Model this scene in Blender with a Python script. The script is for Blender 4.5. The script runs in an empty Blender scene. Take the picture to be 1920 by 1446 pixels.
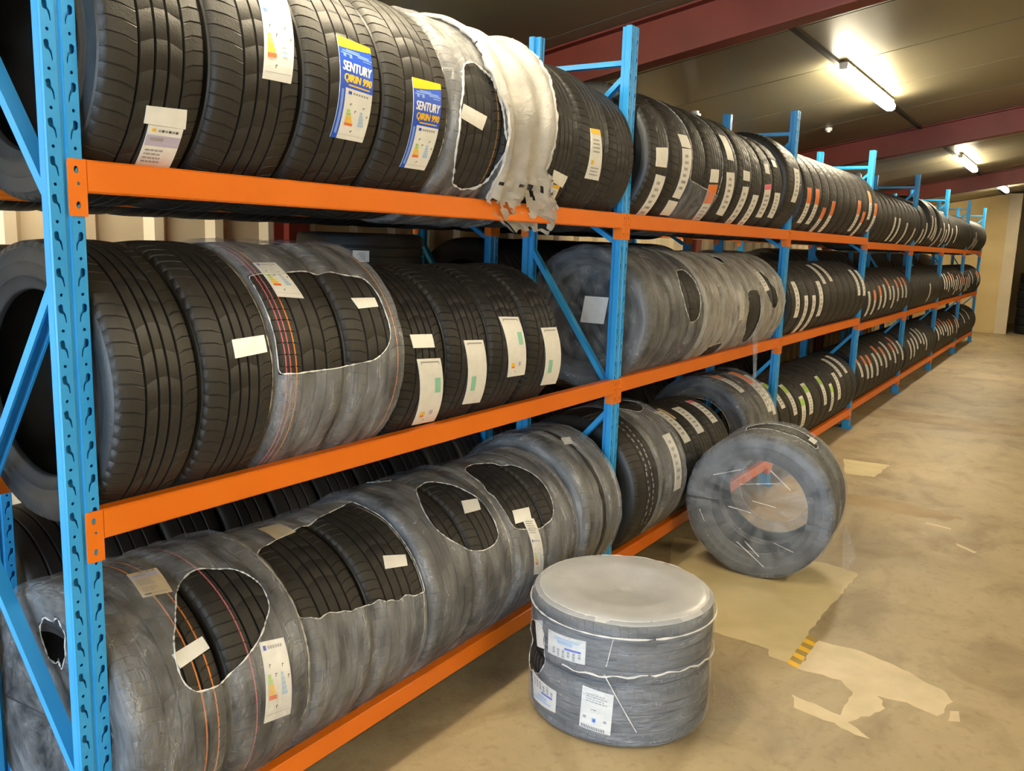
import bpy, bmesh, math, random
from mathutils import Vector, Matrix, noise
random.seed(7)
sc = bpy.context.scene
COL = sc.collection
R_ = math.radians
cos, sin, pi = math.cos, math.sin, math.pi

# ------------------------------------------------------------------ camera
CAM_POS = (1.7666, -1.0396, 1.7131)
YAW, PITCH, ROLL, FPX = 0.5801, 0.1664, 0.0324, 1612.8
fw = Vector((-sin(YAW)*cos(PITCH), cos(YAW)*cos(PITCH), -sin(PITCH)))
rt = Vector((cos(YAW), sin(YAW), 0)); up = rt.cross(fw)
r2 = cos(ROLL)*rt + sin(ROLL)*up; u2 = -sin(ROLL)*rt + cos(ROLL)*up
cd = bpy.data.cameras.new('camera'); cam = bpy.data.objects.new('camera', cd); COL.objects.link(cam)
cam.matrix_world = Matrix(((r2.x, u2.x, -fw.x, CAM_POS[0]), (r2.y, u2.y, -fw.y, CAM_POS[1]), (r2.z, u2.z, -fw.z, CAM_POS[2]), (0, 0, 0, 1)))
cd.sensor_fit = 'HORIZONTAL'; cd.sensor_width = 36; cd.lens = FPX/1920*36; cd.clip_start = 0.05
sc.camera = cam
# ------------------------------------------------------------------ world, exposure
W = bpy.data.worlds.new('daylight'); sc.world = W; W.use_nodes = True
W.node_tree.nodes['Background'].inputs[0].default_value = (0.58, 0.78, 1.0, 1)
W.node_tree.nodes['Background'].inputs[1].default_value = 5.5
vs = sc.view_settings
vs.view_transform = 'Standard'; vs.look = 'None'; vs.gamma = 1; vs.use_curve_mapping = False; vs.exposure = 0.95
cy = sc.cycles
cy.max_bounces = 8; cy.diffuse_bounces = 4; cy.glossy_bounces = 3; cy.transmission_bounces = 4; cy.transparent_max_bounces = 24
cy.sample_clamp_indirect = 6; cy.caustics_reflective = False; cy.caustics_refractive = False
LAMP_COL = (1.0, 0.86, 0.60); LAMP_STRENGTH = 66.0
# daylight comes through the open loading door behind the camera (a light portal for the sky there)
pl = bpy.data.lights.new('door_portal', 'AREA'); pl.shape = 'RECTANGLE'; pl.size = 6.85; pl.size_y = 2.66
pl.cycles.is_portal = True
po = bpy.data.objects.new('door_portal', pl); COL.objects.link(po); po.location = (1.47, -5.98, 1.33); po.rotation_euler = (R_(90), 0, 0)

# ------------------------------------------------------------------ materials
def mat(name, col, rough=0.5, metal=0.0, spec=0.5, emit=None):
    m = bpy.data.materials.new(name); m.use_nodes = True
    b = m.node_tree.nodes['Principled BSDF']
    b.inputs['Base Color'].default_value = (*col, 1); b.inputs['Roughness'].default_value = rough
    b.inputs['Metallic'].default_value = metal; b.inputs['Specular IOR Level'].default_value = spec
    if emit: b.inputs['Emission Color'].default_value = (*emit[0], 1); b.inputs['Emission Strength'].default_value = emit[1]
    return m
def nodes(m): return m.node_tree.nodes, m.node_tree.links, m.node_tree.nodes['Principled BSDF']
def vary(m, c1, c2, scale=8, detail=5, stretch=(1, 1, 1), bump=0.0, bscale=None, rough=None, pos=(0.35, 0.65), coord='Object'):
    n, l, b = nodes(m)
    tc = n.new('ShaderNodeTexCoord'); mp = n.new('ShaderNodeMapping'); mp.inputs['Scale'].default_value = stretch
    l.new(tc.outputs[coord], mp.inputs[0])
    t = n.new('ShaderNodeTexNoise'); t.inputs['Scale'].default_value = scale; t.inputs['Detail'].default_value = detail
    l.new(mp.outputs[0], t.inputs[0])
    r = n.new('ShaderNodeValToRGB'); r.color_ramp.elements[0].position = pos[0]; r.color_ramp.elements[1].position = pos[1]
    r.color_ramp.elements[0].color = (*c1, 1); r.color_ramp.elements[1].color = (*c2, 1)
    l.new(t.outputs['Fac'], r.inputs[0]); l.new(r.outputs[0], b.inputs['Base Color'])
    if rough:
        mr = n.new('ShaderNodeMapRange'); mr.inputs['To Min'].default_value = rough[0]; mr.inputs['To Max'].default_value = rough[1]
        l.new(t.outputs['Fac'], mr.inputs['Value']); l.new(mr.outputs[0], b.inputs['Roughness'])
    if bump:
        t2 = n.new('ShaderNodeTexNoise'); t2.inputs['Scale'].default_value = bscale or scale*4; t2.inputs['Detail'].default_value = 4
        l.new(mp.outputs[0], t2.inputs[0])
        bp = n.new('ShaderNodeBump'); bp.inputs['Strength'].default_value = bump; bp.inputs['Distance'].default_value = 0.01
        l.new(t2.outputs['Fac'], bp.inputs['Height']); l.new(bp.outputs[0], b.inputs['Normal'])
    return m
M = {}
M['tread'] = vary(mat('tread_rubber', (.02, .019, .0175), .55, spec=.5), (.0145, .0138, .0126), (.023, .0215, .019), 6, 5, rough=(.48, .62), bump=.15, bscale=180)
M['tread_dark'] = vary(mat('dark_tread_rubber', (.012, .0125, .013), .5, spec=.45), (.010, .0103, .0107), (.015, .0155, .016), 6, 5, bump=.12, bscale=180)
M['side'] = vary(mat('sidewall_rubber', (.022, .022, .024), .42, spec=.5), (.017, .017, .018), (.028, .028, .029), 10, 4, rough=(.36, .52), bump=.08, bscale=120)
M['far'] = vary(mat('black_rubber', (.018, .017, .016), .55, spec=.45), (.0115, .011, .0105), (.018, .017, .0155), 6, 4)
M['blue'] = vary(mat('blue_paint', (.03, .34, .78), .33), (.025, .32, .74), (.04, .37, .82), 4, 4, rough=(.28, .42))
M['orange'] = vary(mat('orange_paint', (.80, .175, .006), .4), (.77, .165, .005), (.83, .19, .008), 3, 4, rough=(.34, .46))
M['maroon'] = vary(mat('maroon_paint', (.16, .020, .009), .5), (.14, .017, .007), (.18, .024, .011), 3, 4)
M['ceil'] = vary(mat('ceiling_panel', (.19, .17, .11), .40, spec=.5), (.18, .162, .104), (.20, .178, .117), .8, 2, pos=(.2, .8))
M['dark'] = mat('dark_gap', (.02, .018, .015), .8)
M['cream'] = vary(mat('cream_cladding', (.62, .52, .34), .45), (.59, .49, .32), (.66, .56, .38), 2, 4)
M['plaster'] = vary(mat('painted_wall', (.62, .47, .22), .7), (.58, .43, .19), (.66, .51, .25), 1.5, 5)
M['white'] = vary(mat('paper_white', (.80, .80, .78), .5), (.78, .78, .75), (.83, .83, .81), 30, 2)
M['pwhite'] = mat('plastic_white', (.85, .86, .88), .35)
M['grey'] = mat('print_grey', (.34, .34, .36), .6)
M['ink'] = mat('print_ink', (.06, .06, .07), .6)
M['lilac'] = mat('print_lilac', (.50, .46, .62), .6)
M['lblue'] = mat('label_blue', (.015, .09, .62), .4)
M['llblue'] = mat('label_light_blue', (.22, .38, .85), .4)
M['lyellow'] = mat('label_yellow', (.90, .52, .01), .4)
M['green'] = mat('print_green', (.28, .62, .48), .6)
M['lime'] = mat('print_lime', (.42, .66, .15), .6)
M['amber'] = mat('print_amber', (.90, .55, .05), .6)
M['red'] = mat('print_red', (.80, .18, .04), .6)
M['sky'] = mat('print_sky', (.42, .58, .80), .6)
M['lorange'] = mat('label_orange', (.85, .22, .05), .5)
M['pink'] = mat('label_pink', (.85, .16, .25), .5)
M['strip_o'] = mat('tread_line_orange', (.62, .19, .03), .6)
M['strip_p'] = mat('tread_line_pink', (.48, .13, .16), .6)
M['strip_y'] = mat('tread_line_ochre', (.45, .22, .04), .6)
M['kraft'] = mat('label_kraft', (.62, .50, .30), .6)
M['tube'] = mat('lamp_tube', (.9, .88, .8), .4, emit=(LAMP_COL, LAMP_STRENGTH))
M['tube_fill'] = mat('fill_lamp_tube', (.9, .88, .8), .4, emit=((1.0, .88, .66), 60.0))
M['lampbody'] = mat('lamp_housing', (.75, .73, .68), .4)
M['steel'] = mat('galvanised', (.5, .5, .48), .4, metal=.8)

def film(name, lo, hi, milk=(.78, .81, .86), rough=.16, scale=(3, 3, 3), bump=.8, nscale=5.0, crease=.45):
    """thin clear stretch film: partly see-through, glossy, wrinkled"""
    m = bpy.data.materials.new(name); m.use_nodes = True
    n, l, b = nodes(m)
    b.inputs['Base Color'].default_value = (*milk, 1); b.inputs['Roughness'].default_value = rough
    b.inputs['Specular IOR Level'].default_value = .9
    tr = n.new('ShaderNodeBsdfTransparent'); mx = n.new('ShaderNodeMixShader')
    tc = n.new('ShaderNodeTexCoord'); mp = n.new('ShaderNodeMapping'); mp.inputs['Scale'].default_value = scale
    l.new(tc.outputs['UV'], mp.inputs[0])
    t = n.new('ShaderNodeTexNoise'); t.inputs['Scale'].default_value = nscale; t.inputs['Detail'].default_value = 3; t.inputs['Roughness'].default_value = .5
    l.new(mp.outputs[0], t.inputs[0])
    mr = n.new('ShaderNodeMapRange'); mr.inputs['From Min'].default_value = .3; mr.inputs['From Max'].default_value = .75
    mr.inputs['To Min'].default_value = lo; mr.inputs['To Max'].default_value = hi
    l.new(t.outputs['Fac'], mr.inputs['Value'])
    t2 = n.new('ShaderNodeTexNoise'); t2.inputs['Scale'].default_value = nscale*4.2; t2.inputs['Detail'].default_value = 5; t2.inputs['Distortion'].default_value = 1.2
    l.new(mp.outputs[0], t2.inputs[0])
    bp = n.new('ShaderNodeBump'); bp.inputs['Strength'].default_value = bump; bp.inputs['Distance'].default_value = .02
    l.new(t2.outputs['Fac'], bp.inputs['Height']); l.new(bp.outputs[0], b.inputs['Normal'])
    def math_(op, a, b_=None, clamp=False):
        x = n.new('ShaderNodeMath'); x.operation = op; x.use_clamp = clamp
        for k, q_ in enumerate((a, b_)):
            if q_ is None: continue
            if isinstance(q_, (int, float)): x.inputs[k].default_value = q_
            else: l.new(q_, x.inputs[k])
        return x.outputs[0]
    t3 = n.new('ShaderNodeTexNoise'); t3.inputs['Scale'].default_value = nscale*1.9; t3.inputs['Detail'].default_value = 2; t3.inputs['Distortion'].default_value = .8
    l.new(mp.outputs[0], t3.inputs[0])
    ridge = math_('SUBTRACT', 1.0, math_('MULTIPLY', math_('ABSOLUTE', math_('SUBTRACT', t3.outputs['Fac'], .5)), 38.0), True)
    gate = math_('MULTIPLY', math_('SUBTRACT', t.outputs['Fac'], .47), 6.0, True)
    line = math_('MULTIPLY', math_('MULTIPLY', ridge, gate), crease)
    fac = math_('MAXIMUM', mr.outputs[0], line)
    out = n['Material Output']
    l.new(fac, mx.inputs[0]); l.new(tr.outputs[0], mx.inputs[1]); l.new(b.outputs[0], mx.inputs[2]); l.new(mx.outputs[0], out.inputs[0])
    return m
M['film'] = film('clear_stretch_film', .07, .30, scale=(5, 5, 1), nscale=3)
M['film2'] = film('cloudy_stretch_film', .09, .40, scale=(4, 6, 1), nscale=3)
M['film3'] = film('grey_stretch_film', .16, .36, milk=(.74, .80, .90), scale=(3, 6, 1), nscale=3)
M['film4'] = film('whitened_stretch_film', .26, .68, milk=(.80, .78, .74), scale=(4, 5, 1), nscale=3, crease=.8)
M['film5'] = film('sheen_tinted_film', .09, .31, milk=(.72, .80, .92), rough=.14, scale=(6, 2, 1), nscale=3, bump=.8, crease=.3)  # blue in the base colour paints in the daylight sheen on the film
M['milky'] = film('milky_stretch_film', .58, .76, milk=(.58, .60, .64), rough=.28, scale=(2, 2, 1), bump=.1, nscale=2, crease=.3)
M['flap'] = film('white_crumpled_film', .62, .98, milk=(.50, .49, .47), rough=.3, scale=(3, 3, 1), bump=.4, nscale=2)
M['edge'] = film('torn_film_edge', .35, .85, milk=(.85, .85, .84), rough=.35, scale=(20, 20, 1), bump=.3)

# floor: worn tan concrete
def floor_mat():
    m = mat('worn_concrete', (.5, .36, .17), .45); n, l, b = nodes(m)
    tc = n.new('ShaderNodeTexCoord')
    def noise_(scale, detail, dist=0, stretch=(1, 1, 1), rot=0):
        mp = n.new('ShaderNodeMapping'); mp.inputs['Scale'].default_value = stretch; mp.inputs['Rotation'].default_value = (0, 0, rot)
        l.new(tc.outputs['Object'], mp.inputs[0])
        t = n.new('ShaderNodeTexNoise'); t.inputs['Scale'].default_value = scale; t.inputs['Detail'].default_value = detail; t.inputs['Distortion'].default_value = dist
        t.inputs['Roughness'].default_value = .6
        l.new(mp.outputs[0], t.inputs[0]); return t
    def ramp(t, p0, c0, p1, c1):
        r = n.new('ShaderNodeValToRGB'); e = r.color_ramp.elements
        e[0].position = p0; e[0].color = (*c0, 1); e[1].position = p1; e[1].color = (*c1, 1)
        l.new(t.outputs['Fac'], r.inputs[0]); return r
    def mul(a, bb):
        x = n.new('ShaderNodeMix'); x.data_type = 'RGBA'; x.blend_type = 'MULTIPLY'; x.inputs[0].default_value = 1
        l.new(a.outputs['Color'] if 'Color' in a.outputs else a.outputs[2], x.inputs[6]); l.new(bb.outputs['Color'], x.inputs[7]); return x
    base = ramp(noise_(.9, 6, .4), .3, (.30, .235, .138), .7, (.455, .362, .215))
    st = ramp(noise_(2.6, 8, .8, (1, .6, 1), .5), .34, (.72, .68, .62), .52, (1, 1, 1))
    sp = ramp(noise_(22, 4, .2), .30, (.84, .82, .78), .46, (1, 1, 1))
    x = mul(base, st); y = mul(x, sp); l.new(y.outputs[2], b.inputs['Base Color'])
    mr = n.new('ShaderNodeMapRange'); mr.inputs['To Min'].default_value = .34; mr.inputs['To Max'].default_value = .6
    t = noise_(3, 5); l.new(t.outputs['Fac'], mr.inputs['Value']); l.new(mr.outputs[0], b.inputs['Roughness'])
    t = noise_(60, 4); bp = n.new('ShaderNodeBump'); bp.inputs['Strength'].default_value = .12; bp.inputs['Distance'].default_value = .01
    l.new(t.outputs['Fac'], bp.inputs['Height']); l.new(bp.outputs[0], b.inputs['Normal'])
    return m
M['floor'] = floor_mat()
M['fpatch'] = vary(mat('floor_paint_tan', (.58, .485, .27), .5), (.53, .44, .24), (.62, .52, .30), 5, 6)
M['fpale'] = vary(mat('floor_paint_pale', (.60, .50, .33), .5), (.55, .46, .29), (.66, .55, .37), 7, 6)
M['fdark'] = vary(mat('floor_stain', (.30, .21, .10), .5), (.27, .19, .09), (.40, .29, .15), 3, 6)
M['tapey'] = mat('tape_yellow', (.78, .47, .02), .5)
M['tapek'] = mat('tape_black', (.36, .24, .06), .5)

# ------------------------------------------------------------------ mesh helpers
def mesh(name, v, f, mats, mi=None, smooth=False, uv=None):
    me = bpy.data.meshes.new(name); me.from_pydata(v, [], f)
    for m in (mats if isinstance(mats, (list, tuple)) else [mats]): me.materials.append(m)
    if mi is not None: me.polygons.foreach_set('material_index', mi)
    if smooth: me.polygons.foreach_set('use_smooth', [True]*len(f))
    if uv is not None:
        u = me.uv_layers.new(name='uv')
        for p in me.polygons:
            for li in p.loop_indices: u.data[li].uv = uv[me.loops[li].vertex_index]
    if smooth: me.set_sharp_from_angle(angle=R_(38))
    me.update(); return me
def link(name, me, parent=None, loc=None):
    o = bpy.data.objects.new(name, me); COL.objects.link(o)
    if parent: o.parent = parent
    if loc: o.location = loc
    return o
def tag(o, label, cat, group=None):
    o['label'] = label; o['category'] = cat
    if group: o['group'] = group
    return o
def empty(name, loc, label, cat, group=None):
    return tag(link(name, None, None, loc), label, cat, group)
def struct(name, me): o = link(name, me); o['kind'] = 'structure'; return o
class MB:
    def __init__(s): s.v = []; s.f = []; s.mi = []
    def add(s, v, f, m=0):
        k = len(s.v); s.v += [tuple(p) for p in v]; s.f += [tuple(i+k for i in q) for q in f]; s.mi += [m]*len(f)
    def box(s, a, b, m=0):
        x0, y0, z0 = a; x1, y1, z1 = b
        s.add([(x0, y0, z0), (x1, y0, z0), (x1, y1, z0), (x0, y1, z0), (x0, y0, z1), (x1, y0, z1), (x1, y1, z1), (x0, y1, z1)],
              [(3, 2, 1, 0), (4, 5, 6, 7), (0, 1, 5, 4), (1, 2, 6, 5), (2, 3, 7, 6), (3, 0, 4, 7)], m)
    def bar(s, p, q, prof, m=0, side=Vector((0, 1, 0))):
        """sweep closed 2D profile (along side, along normal) from p to q"""
        p, q = Vector(p), Vector(q); d = (q-p).normalized(); sd = (side - d*side.dot(d)).normalized(); nn = d.cross(sd)
        k = len(prof); v = [p+sd*a+nn*b for a, b in prof] + [q+sd*a+nn*b for a, b in prof]
        f = [(i, (i+1) % k, (i+1) % k+k, i+k) for i in range(k)] + [tuple(range(k))[::-1], tuple(range(k, 2*k))]
        s.add(v, f, m)
    def tube(s, pts, r, n=6, m=0, closed=False, jit=0):
        P = [Vector(p) for p in pts]; k = len(P); v = []; f = []
        for i, p in enumerate(P):
            a = P[i-1] if (i or closed) else p; b = P[(i+1) % k] if (i < k-1 or closed) else p
            d = (b-a).normalized() if (b-a).length > 1e-9 else Vector((0, 0, 1)); sd = d.orthogonal().normalized(); nn = d.cross(sd)
            rr = r*(1+jit*random.uniform(-1, 1))
            v += [p+rr*(sd*cos(2*pi*j/n)+nn*sin(2*pi*j/n)) for j in range(n)]
        for i in range(k if closed else k-1):
            a, b = i*n, ((i+1) % k)*n
            f += [(a+j, a+(j+1) % n, b+(j+1) % n, b+j) for j in range(n)]
        if not closed: f += [tuple(range(n))[::-1], tuple(range((k-1)*n, k*n))]
        s.add(v, f, m)
    def mesh(s, name, mats, smooth=False): return mesh(name, s.v, s.f, mats, s.mi, smooth)
def plate_mesh(name, outer, holes, thick, m, axes):
    """flat plate with real holes, from a filled 2D curve; axes maps (u,v,w)->xyz"""
    cu = bpy.data.curves.new(name, 'CURVE'); cu.dimensions = '2D'; cu.fill_mode = 'BOTH'; cu.extrude = thick/2
    for loop in [outer]+holes:
        s = cu.splines.new('POLY'); s.points.add(len(loop)-1); s.use_cyclic_u = True
        for p, c in zip(s.points, loop): p.co = (c[0], c[1], 0, 1)
    o = bpy.data.objects.new(name, cu); COL.objects.link(o)
    me = bpy.data.meshes.new_from_object(o.evaluated_get(bpy.context.evaluated_depsgraph_get()))
    bpy.data.objects.remove(o); bpy.data.curves.remove(cu)
    for v in me.vertices: v.co = axes(*v.co)
    me.materials.clear(); me.materials.append(m); me.name = name
    return me
def circle(cx, cy, r, n=12, sx=1, sy=1): return [(cx+r*sx*cos(2*pi*i/n), cy+r*sy*sin(2*pi*i/n)) for i in range(n)]
def append_mesh(mb, me, m=0, off=(0, 0, 0)):
    mb.add([Vector(v.co)+Vector(off) for v in me.vertices], [tuple(p.vertices) for p in me.polygons], m)

# ------------------------------------------------------------------ the building
FX0, FX1, FY0, FY1 = -1.95, 6.0, -6.0, 21.2
CZ, CS = 3.08, 0.18                        # ceiling height at x=0 and its slope towards the aisle
def cz(x): return CZ + CS*x
# floor with painted patches lying in its surface
fb = MB(); fb.box((FX0-.2, FY0-.2, -.12), (FX1+.2, 25, 0))
fb.mi = [0]*len(fb.f)
def patch(pts, m, z=.0006, rag=0.0):
    P = []
    for i, (x, y) in enumerate(pts):
        x2, y2 = pts[(i+1) % len(pts)]
        d = math.hypot(x2-x, y2-y); k = max(1, int(d/.03))
        for j in range(k):
            t = j/k; P.append((x+(x2-x)*t+random.uniform(-rag, rag), y+(y2-y)*t+random.uniform(-rag, rag), z))
    fb.add(P, [tuple(range(len(P)))], m)
patch([(.02, 3.30), (-.1, 3.62), (.263, 3.70), (.764, 3.757), (.934, 3.709), (.908, 2.802), (.92, 2.75), (.915, 2.441), (.828, 2.454), (.814, 2.525), (.544, 2.535), (.30, 2.57)], 1, .0006, .006)
patch([(.968, 2.737), (1.141, 2.752), (1.347, 2.673), (1.506, 2.578), (1.526, 2.511), (1.501, 2.366), (1.384, 2.404), (1.285, 2.379), (1.331, 2.301), (1.235, 2.123), (1.319, 2.042), (1.277, 2.039), (1.189, 2.074), (1.045, 2.104), (1.0, 2.2), (1.19, 2.15), (1.192, 2.198), (1.195, 2.363), (1.141, 2.426), (.964, 2.421)], 2, .0006, .008)
patch([(1.535, 2.437), (1.563, 2.458), (1.572, 2.374), (1.533, 2.352)], 2, .0006, .004)
patch([(1.092, 4.945), (1.242, 4.909), (1.247, 4.87), (1.098, 4.904)], 2, .0006, .004)
patch([(1.307, 4.608), (1.426, 4.511), (1.415, 4.476), (1.311, 4.572)], 2, .0006, .003)
patch([(.25, 6.371), (.609, 6.415), (.59, 5.916), (.38, 5.883)], 1, .0006, .008)
patch([(-.25, 9.163), (4.5, 9.0), (4.5, 8.4), (-.10, 8.55)], 3, .0005, .03)
patch([(-.3, 5.3), (.2, 5.15), (.7, 5.35), (1.3, 5.2), (1.2, 5.05), (.5, 5.0), (-.2, 5.1)], 3, .0005, .03)
for i in range(8):
    y0, y1 = 2.44+.041*i, 2.44+.041*(i+1)
    patch([(.912, y0), (.962, y0-.02), (.962, y1-.02), (.912, y1)], 4 if i % 2 == 0 else 5, .0009, .002)
for x in (1.9,):
    fb.add([(x, FY0, .0004), (x+.006, FY0, .0004), (x+.006, 25, .0004), (x, 25, .0004)], [(0, 1, 2, 3)], 3)
for y in (-1.2, 4.2, 12.2, 15.6):
    fb.add([(FX0, y, .0004), (FX1, y, .0004), (FX1, y+.006, .0004), (FX0, y+.006, .0004)], [(0, 1, 2, 3)], 3)
struct('floor', fb.mesh('floor', [M['floor'], M['fpatch'], M['fpale'], M['fdark'], M['tapey'], M['tapek']]))
# ceiling: wide panels with dark joints, sloping
cb = MB(); y = FY0-.05
while y < 25:
    y1 = min(y+1.19, 25)
    for (xa, xb) in ((FX0-.1, .04), (.085, 3.0), (3.04, FX1+.1)):
        a, b = cz(xa), cz(xb)
        cb.add([(xa, y+.008, a), (xb, y+.008, b), (xb, y1-.004, b), (xa, y1-.004, a), (xa, y+.008, a+.04), (xb, y+.008, b+.04), (xb, y1-.004, b+.04), (xa, y1-.004, a+.04)],
               [(0, 1, 2, 3), (7, 6, 5, 4), (4, 5, 1, 0), (5, 6, 2, 1), (6, 7, 3, 2), (7, 4, 0, 3)], 0)
    y += 1.194
a, b = cz(FX0-.1), cz(FX1+.1)
cb.add([(FX0-.1, FY0-.1, a+.045), (FX1+.1, FY0-.1, b+.045), (FX1+.1, 25, b+.045), (FX0-.1, 25, a+.045), (FX0-.1, FY0-.1, a+.1), (FX1+.1, FY0-.1, b+.1), (FX1+.1, 25, b+.1), (FX0-.1, 25, a+.1)],
       [(3, 2, 1, 0), (4, 5, 6, 7), (0, 1, 5, 4), (1, 2, 6, 5), (2, 3, 7, 6), (3, 0, 4, 7)], 1)
struct('ceiling', cb.mesh('ceiling', [M['ceil'], M['dark']]))
# dark purlin running along the aisle above the lamps
for i, x in enumerate((.0625, 3.02)):
    pb = MB(); pb.box((x-.022, FY0, cz(x)-.02), (x+.022, FY1, cz(x)+.03))
    struct('trim_%d' % (20+i), pb.mesh('purlin', M['dark']))
# maroon portal rafters: I-sections following the slope
for i, y in enumerate((-2.3, 3.72, 9.6, 16.0)):
    rb = MB(); p, q = (FX0, y, cz(FX0)-.003), (FX1, y, cz(FX1)-.003)
    t = .012; w = .07; h = .25
    prof = [(-w, 0), (w, 0), (w, -t), (.006, -t), (.006, -h+t), (w, -h+t), (w, -h), (-w, -h), (-w, -h+t), (-.006, -h+t), (-.006, -t), (-w, -t)]
    rb.bar(p, q, [(a, -b) for a, b in prof][::-1] if False else [(a, b) for a, b in prof], 0)
    struct('trim_%d' % (i+1), rb.mesh('rafter', M['maroon']))
# left wall: trapezoid cladding, maroon columns
wb = MB(); prof = []; y = FY0
while y < 24.6:
    prof += [(0, y), (0, y+.21), (.035, y+.245), (.035, y+.295), (0, y+.33)]
    y += .345
v = []; 
for d, yy in prof: v += [(FX0-.04+d, yy, 0), (FX0-.04+d, yy, cz(FX0)-.005)]
wb.add(v, [(2*i, 2*i+2, 2*i+3, 2*i+1) for i in range(len(prof)-1)])
wb.box((FX0-.12, FY0, 0), (FX0-.06, 25, cz(FX0)-.005))
struct('wall_left', wb.mesh('cladding', M['cream']))
for i, y in enumerate((2.28, 8.1, 14.0)):
    b_ = MB(); b_.box((FX0+.005, y-.075, .005), (FX0+.012, y+.075, 2.68)); b_.box((FX0+.012, y-.006, .005), (FX0+.12, y+.006, 2.68)); b_.box((FX0+.12, y-.075, .005), (FX0+.13, y+.075, 2.68))
    struct('trim_%d' % (i+8), b_.mesh('column', M['maroon']))
b_ = MB(); b_.box((FX1, FY0, 0), (FX1+.1, 25, cz(FX1)-.01)); struct('wall_right', b_.mesh('wall_right', M['plaster']))
# front wall behind the camera with its open loading door
b_ = MB(); H = 4.1
b_.box((4.9, FY0-.1, 0), (FX1, FY0, H)); b_.box((FX0-.1, FY0-.1, 2.66), (4.9, FY0, H-.05))
struct('wall_front', b_.mesh('wall_front', M['cream']))
# end wall: stops at x=.42, opening beyond; far room behind it
b_ = MB()
b_.add([(FX0-.1, FY1, 0), (.18, FY1, 0), (.18, FY1, cz(.18)-.01), (FX0-.1, FY1, cz(FX0-.1)-.01), (FX0-.1, FY1+.12, 0), (.18, FY1+.12, 0), (.18, FY1+.12, cz(.18)-.01), (FX0-.1, FY1+.12, cz(FX0-.1)-.01)],
       [(0, 1, 2, 3), (7, 6, 5, 4), (1, 5, 6, 2), (4, 0, 3, 7), (3, 2, 6, 7), (0, 4, 5, 1)])
b_.box((4.5, FY1, 0), (FX1, FY1+.12, cz(4.5)-.02))
struct('wall_end', b_.mesh('wall_end', M['plaster']))
b_ = MB(); b_.box((.18, FY1-.03, 0), (.42, FY1+.16, cz(.2)-.02)); struct('trim_12', b_.mesh('door_jamb', M['cream']))
b_ = MB(); b_.box((-1.9, FY1-.02, 0), (.16, FY1-.001, .09)); struct('baseboard_end', b_.mesh('baseboard', M['plaster']))
b_ = MB(); b_.box((FX0-.1, 24.9, 0), (FX1, 25, 4.0)); struct('wall_back', b_.mesh('wall_back', M['plaster']))

# ------------------------------------------------------------------ fluorescent lamps
def lamp(x, y, label, L=1.8, tube='tube'):
    z = cz(x) - .02
    o = empty('ceiling_lamp', (x, y, z), label, 'lamp', 'fluorescent ceiling lamps')
    h = MB(); h.box((-.03, -L/2-.01, -.028), (.03, L/2+.01, 0)); h.box((-.012, -L/2+.3, -.0), (.012, -L/2+.33, .02)); h.box((-.012, L/2-.33, -.0), (.012, L/2-.3, .02))
    link('lamp_housing', h.mesh('lamp_housing', M['lampbody']), o)
    t = MB(); pts = [(-.034, -.029), (.034, -.029), (.046, -.05), (.042, -.082), (.02, -.095), (-.02, -.095), (-.042, -.082), (-.046, -.05)]
    v = [(a, -L/2, b) for a, b in pts]+[(a, L/2, b) for a, b in pts]; k = len(pts)
    t.add(v, [(i, (i+1) % k, (i+1) % k+k, i+k) for i in range(k)]+[tuple(range(k))[::-1], tuple(range(k, 2*k))])
    link('lamp_diffuser', t.mesh('lamp_diffuser', M[tube]), o)
    for s in (-1, 1):
        e = MB(); e.box((-.03, min(s*(L/2+.0005), s*(L/2+.012)), -.05), (.03, max(s*(L/2+.0005), s*(L/2+.012)), -.0285))
        link('end_cap', e.mesh('end_cap', M['lampbody']), o)
    return o
lamp(.13, .75, 'lit fluorescent ceiling lamp above the near bay, out of the picture')
lamp(.11, 6.68, 'lit fluorescent ceiling lamp nearest in view, between the two maroon rafters')
lamp(.14, 13.4, 'lit fluorescent ceiling lamp second along the aisle, beyond the second maroon rafter')
lamp(.22, 18.6, 'small lit fluorescent ceiling lamp farthest along, in front of the cream end wall')
lamp(-1.66, .55, 'short fluorescent lamp added to brighten the wall behind the rear rack, hidden by tyres', 1.2, 'tube_fill')  # unseen lamp, added to light the cladding that shows through the gap
lamp(.13, -4.6, 'lit fluorescent ceiling lamp behind the camera near the rack line')
for i, y in enumerate((-4.6, .75, 6.7, 13.4)):
    lamp(3.9, y, 'lit fluorescent ceiling lamp %s in the right-hand row, out of view' % ('first', 'second', 'third', 'fourth')[i])
s_ = MB(); s_.tube([(0, 0, 0), (0, 0, -.03)], .035, 12); s_.tube([(0, 0, -.03), (0, 0, -.045)], .02, 12)
tag(link('smoke_detector', s_.mesh('smoke_detector', M['pwhite']), None, (-.62, 8.4, cz(-.62)-.0)), 'small round white smoke detector on the ceiling left of the nearest lamp', 'smoke detector')

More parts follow.
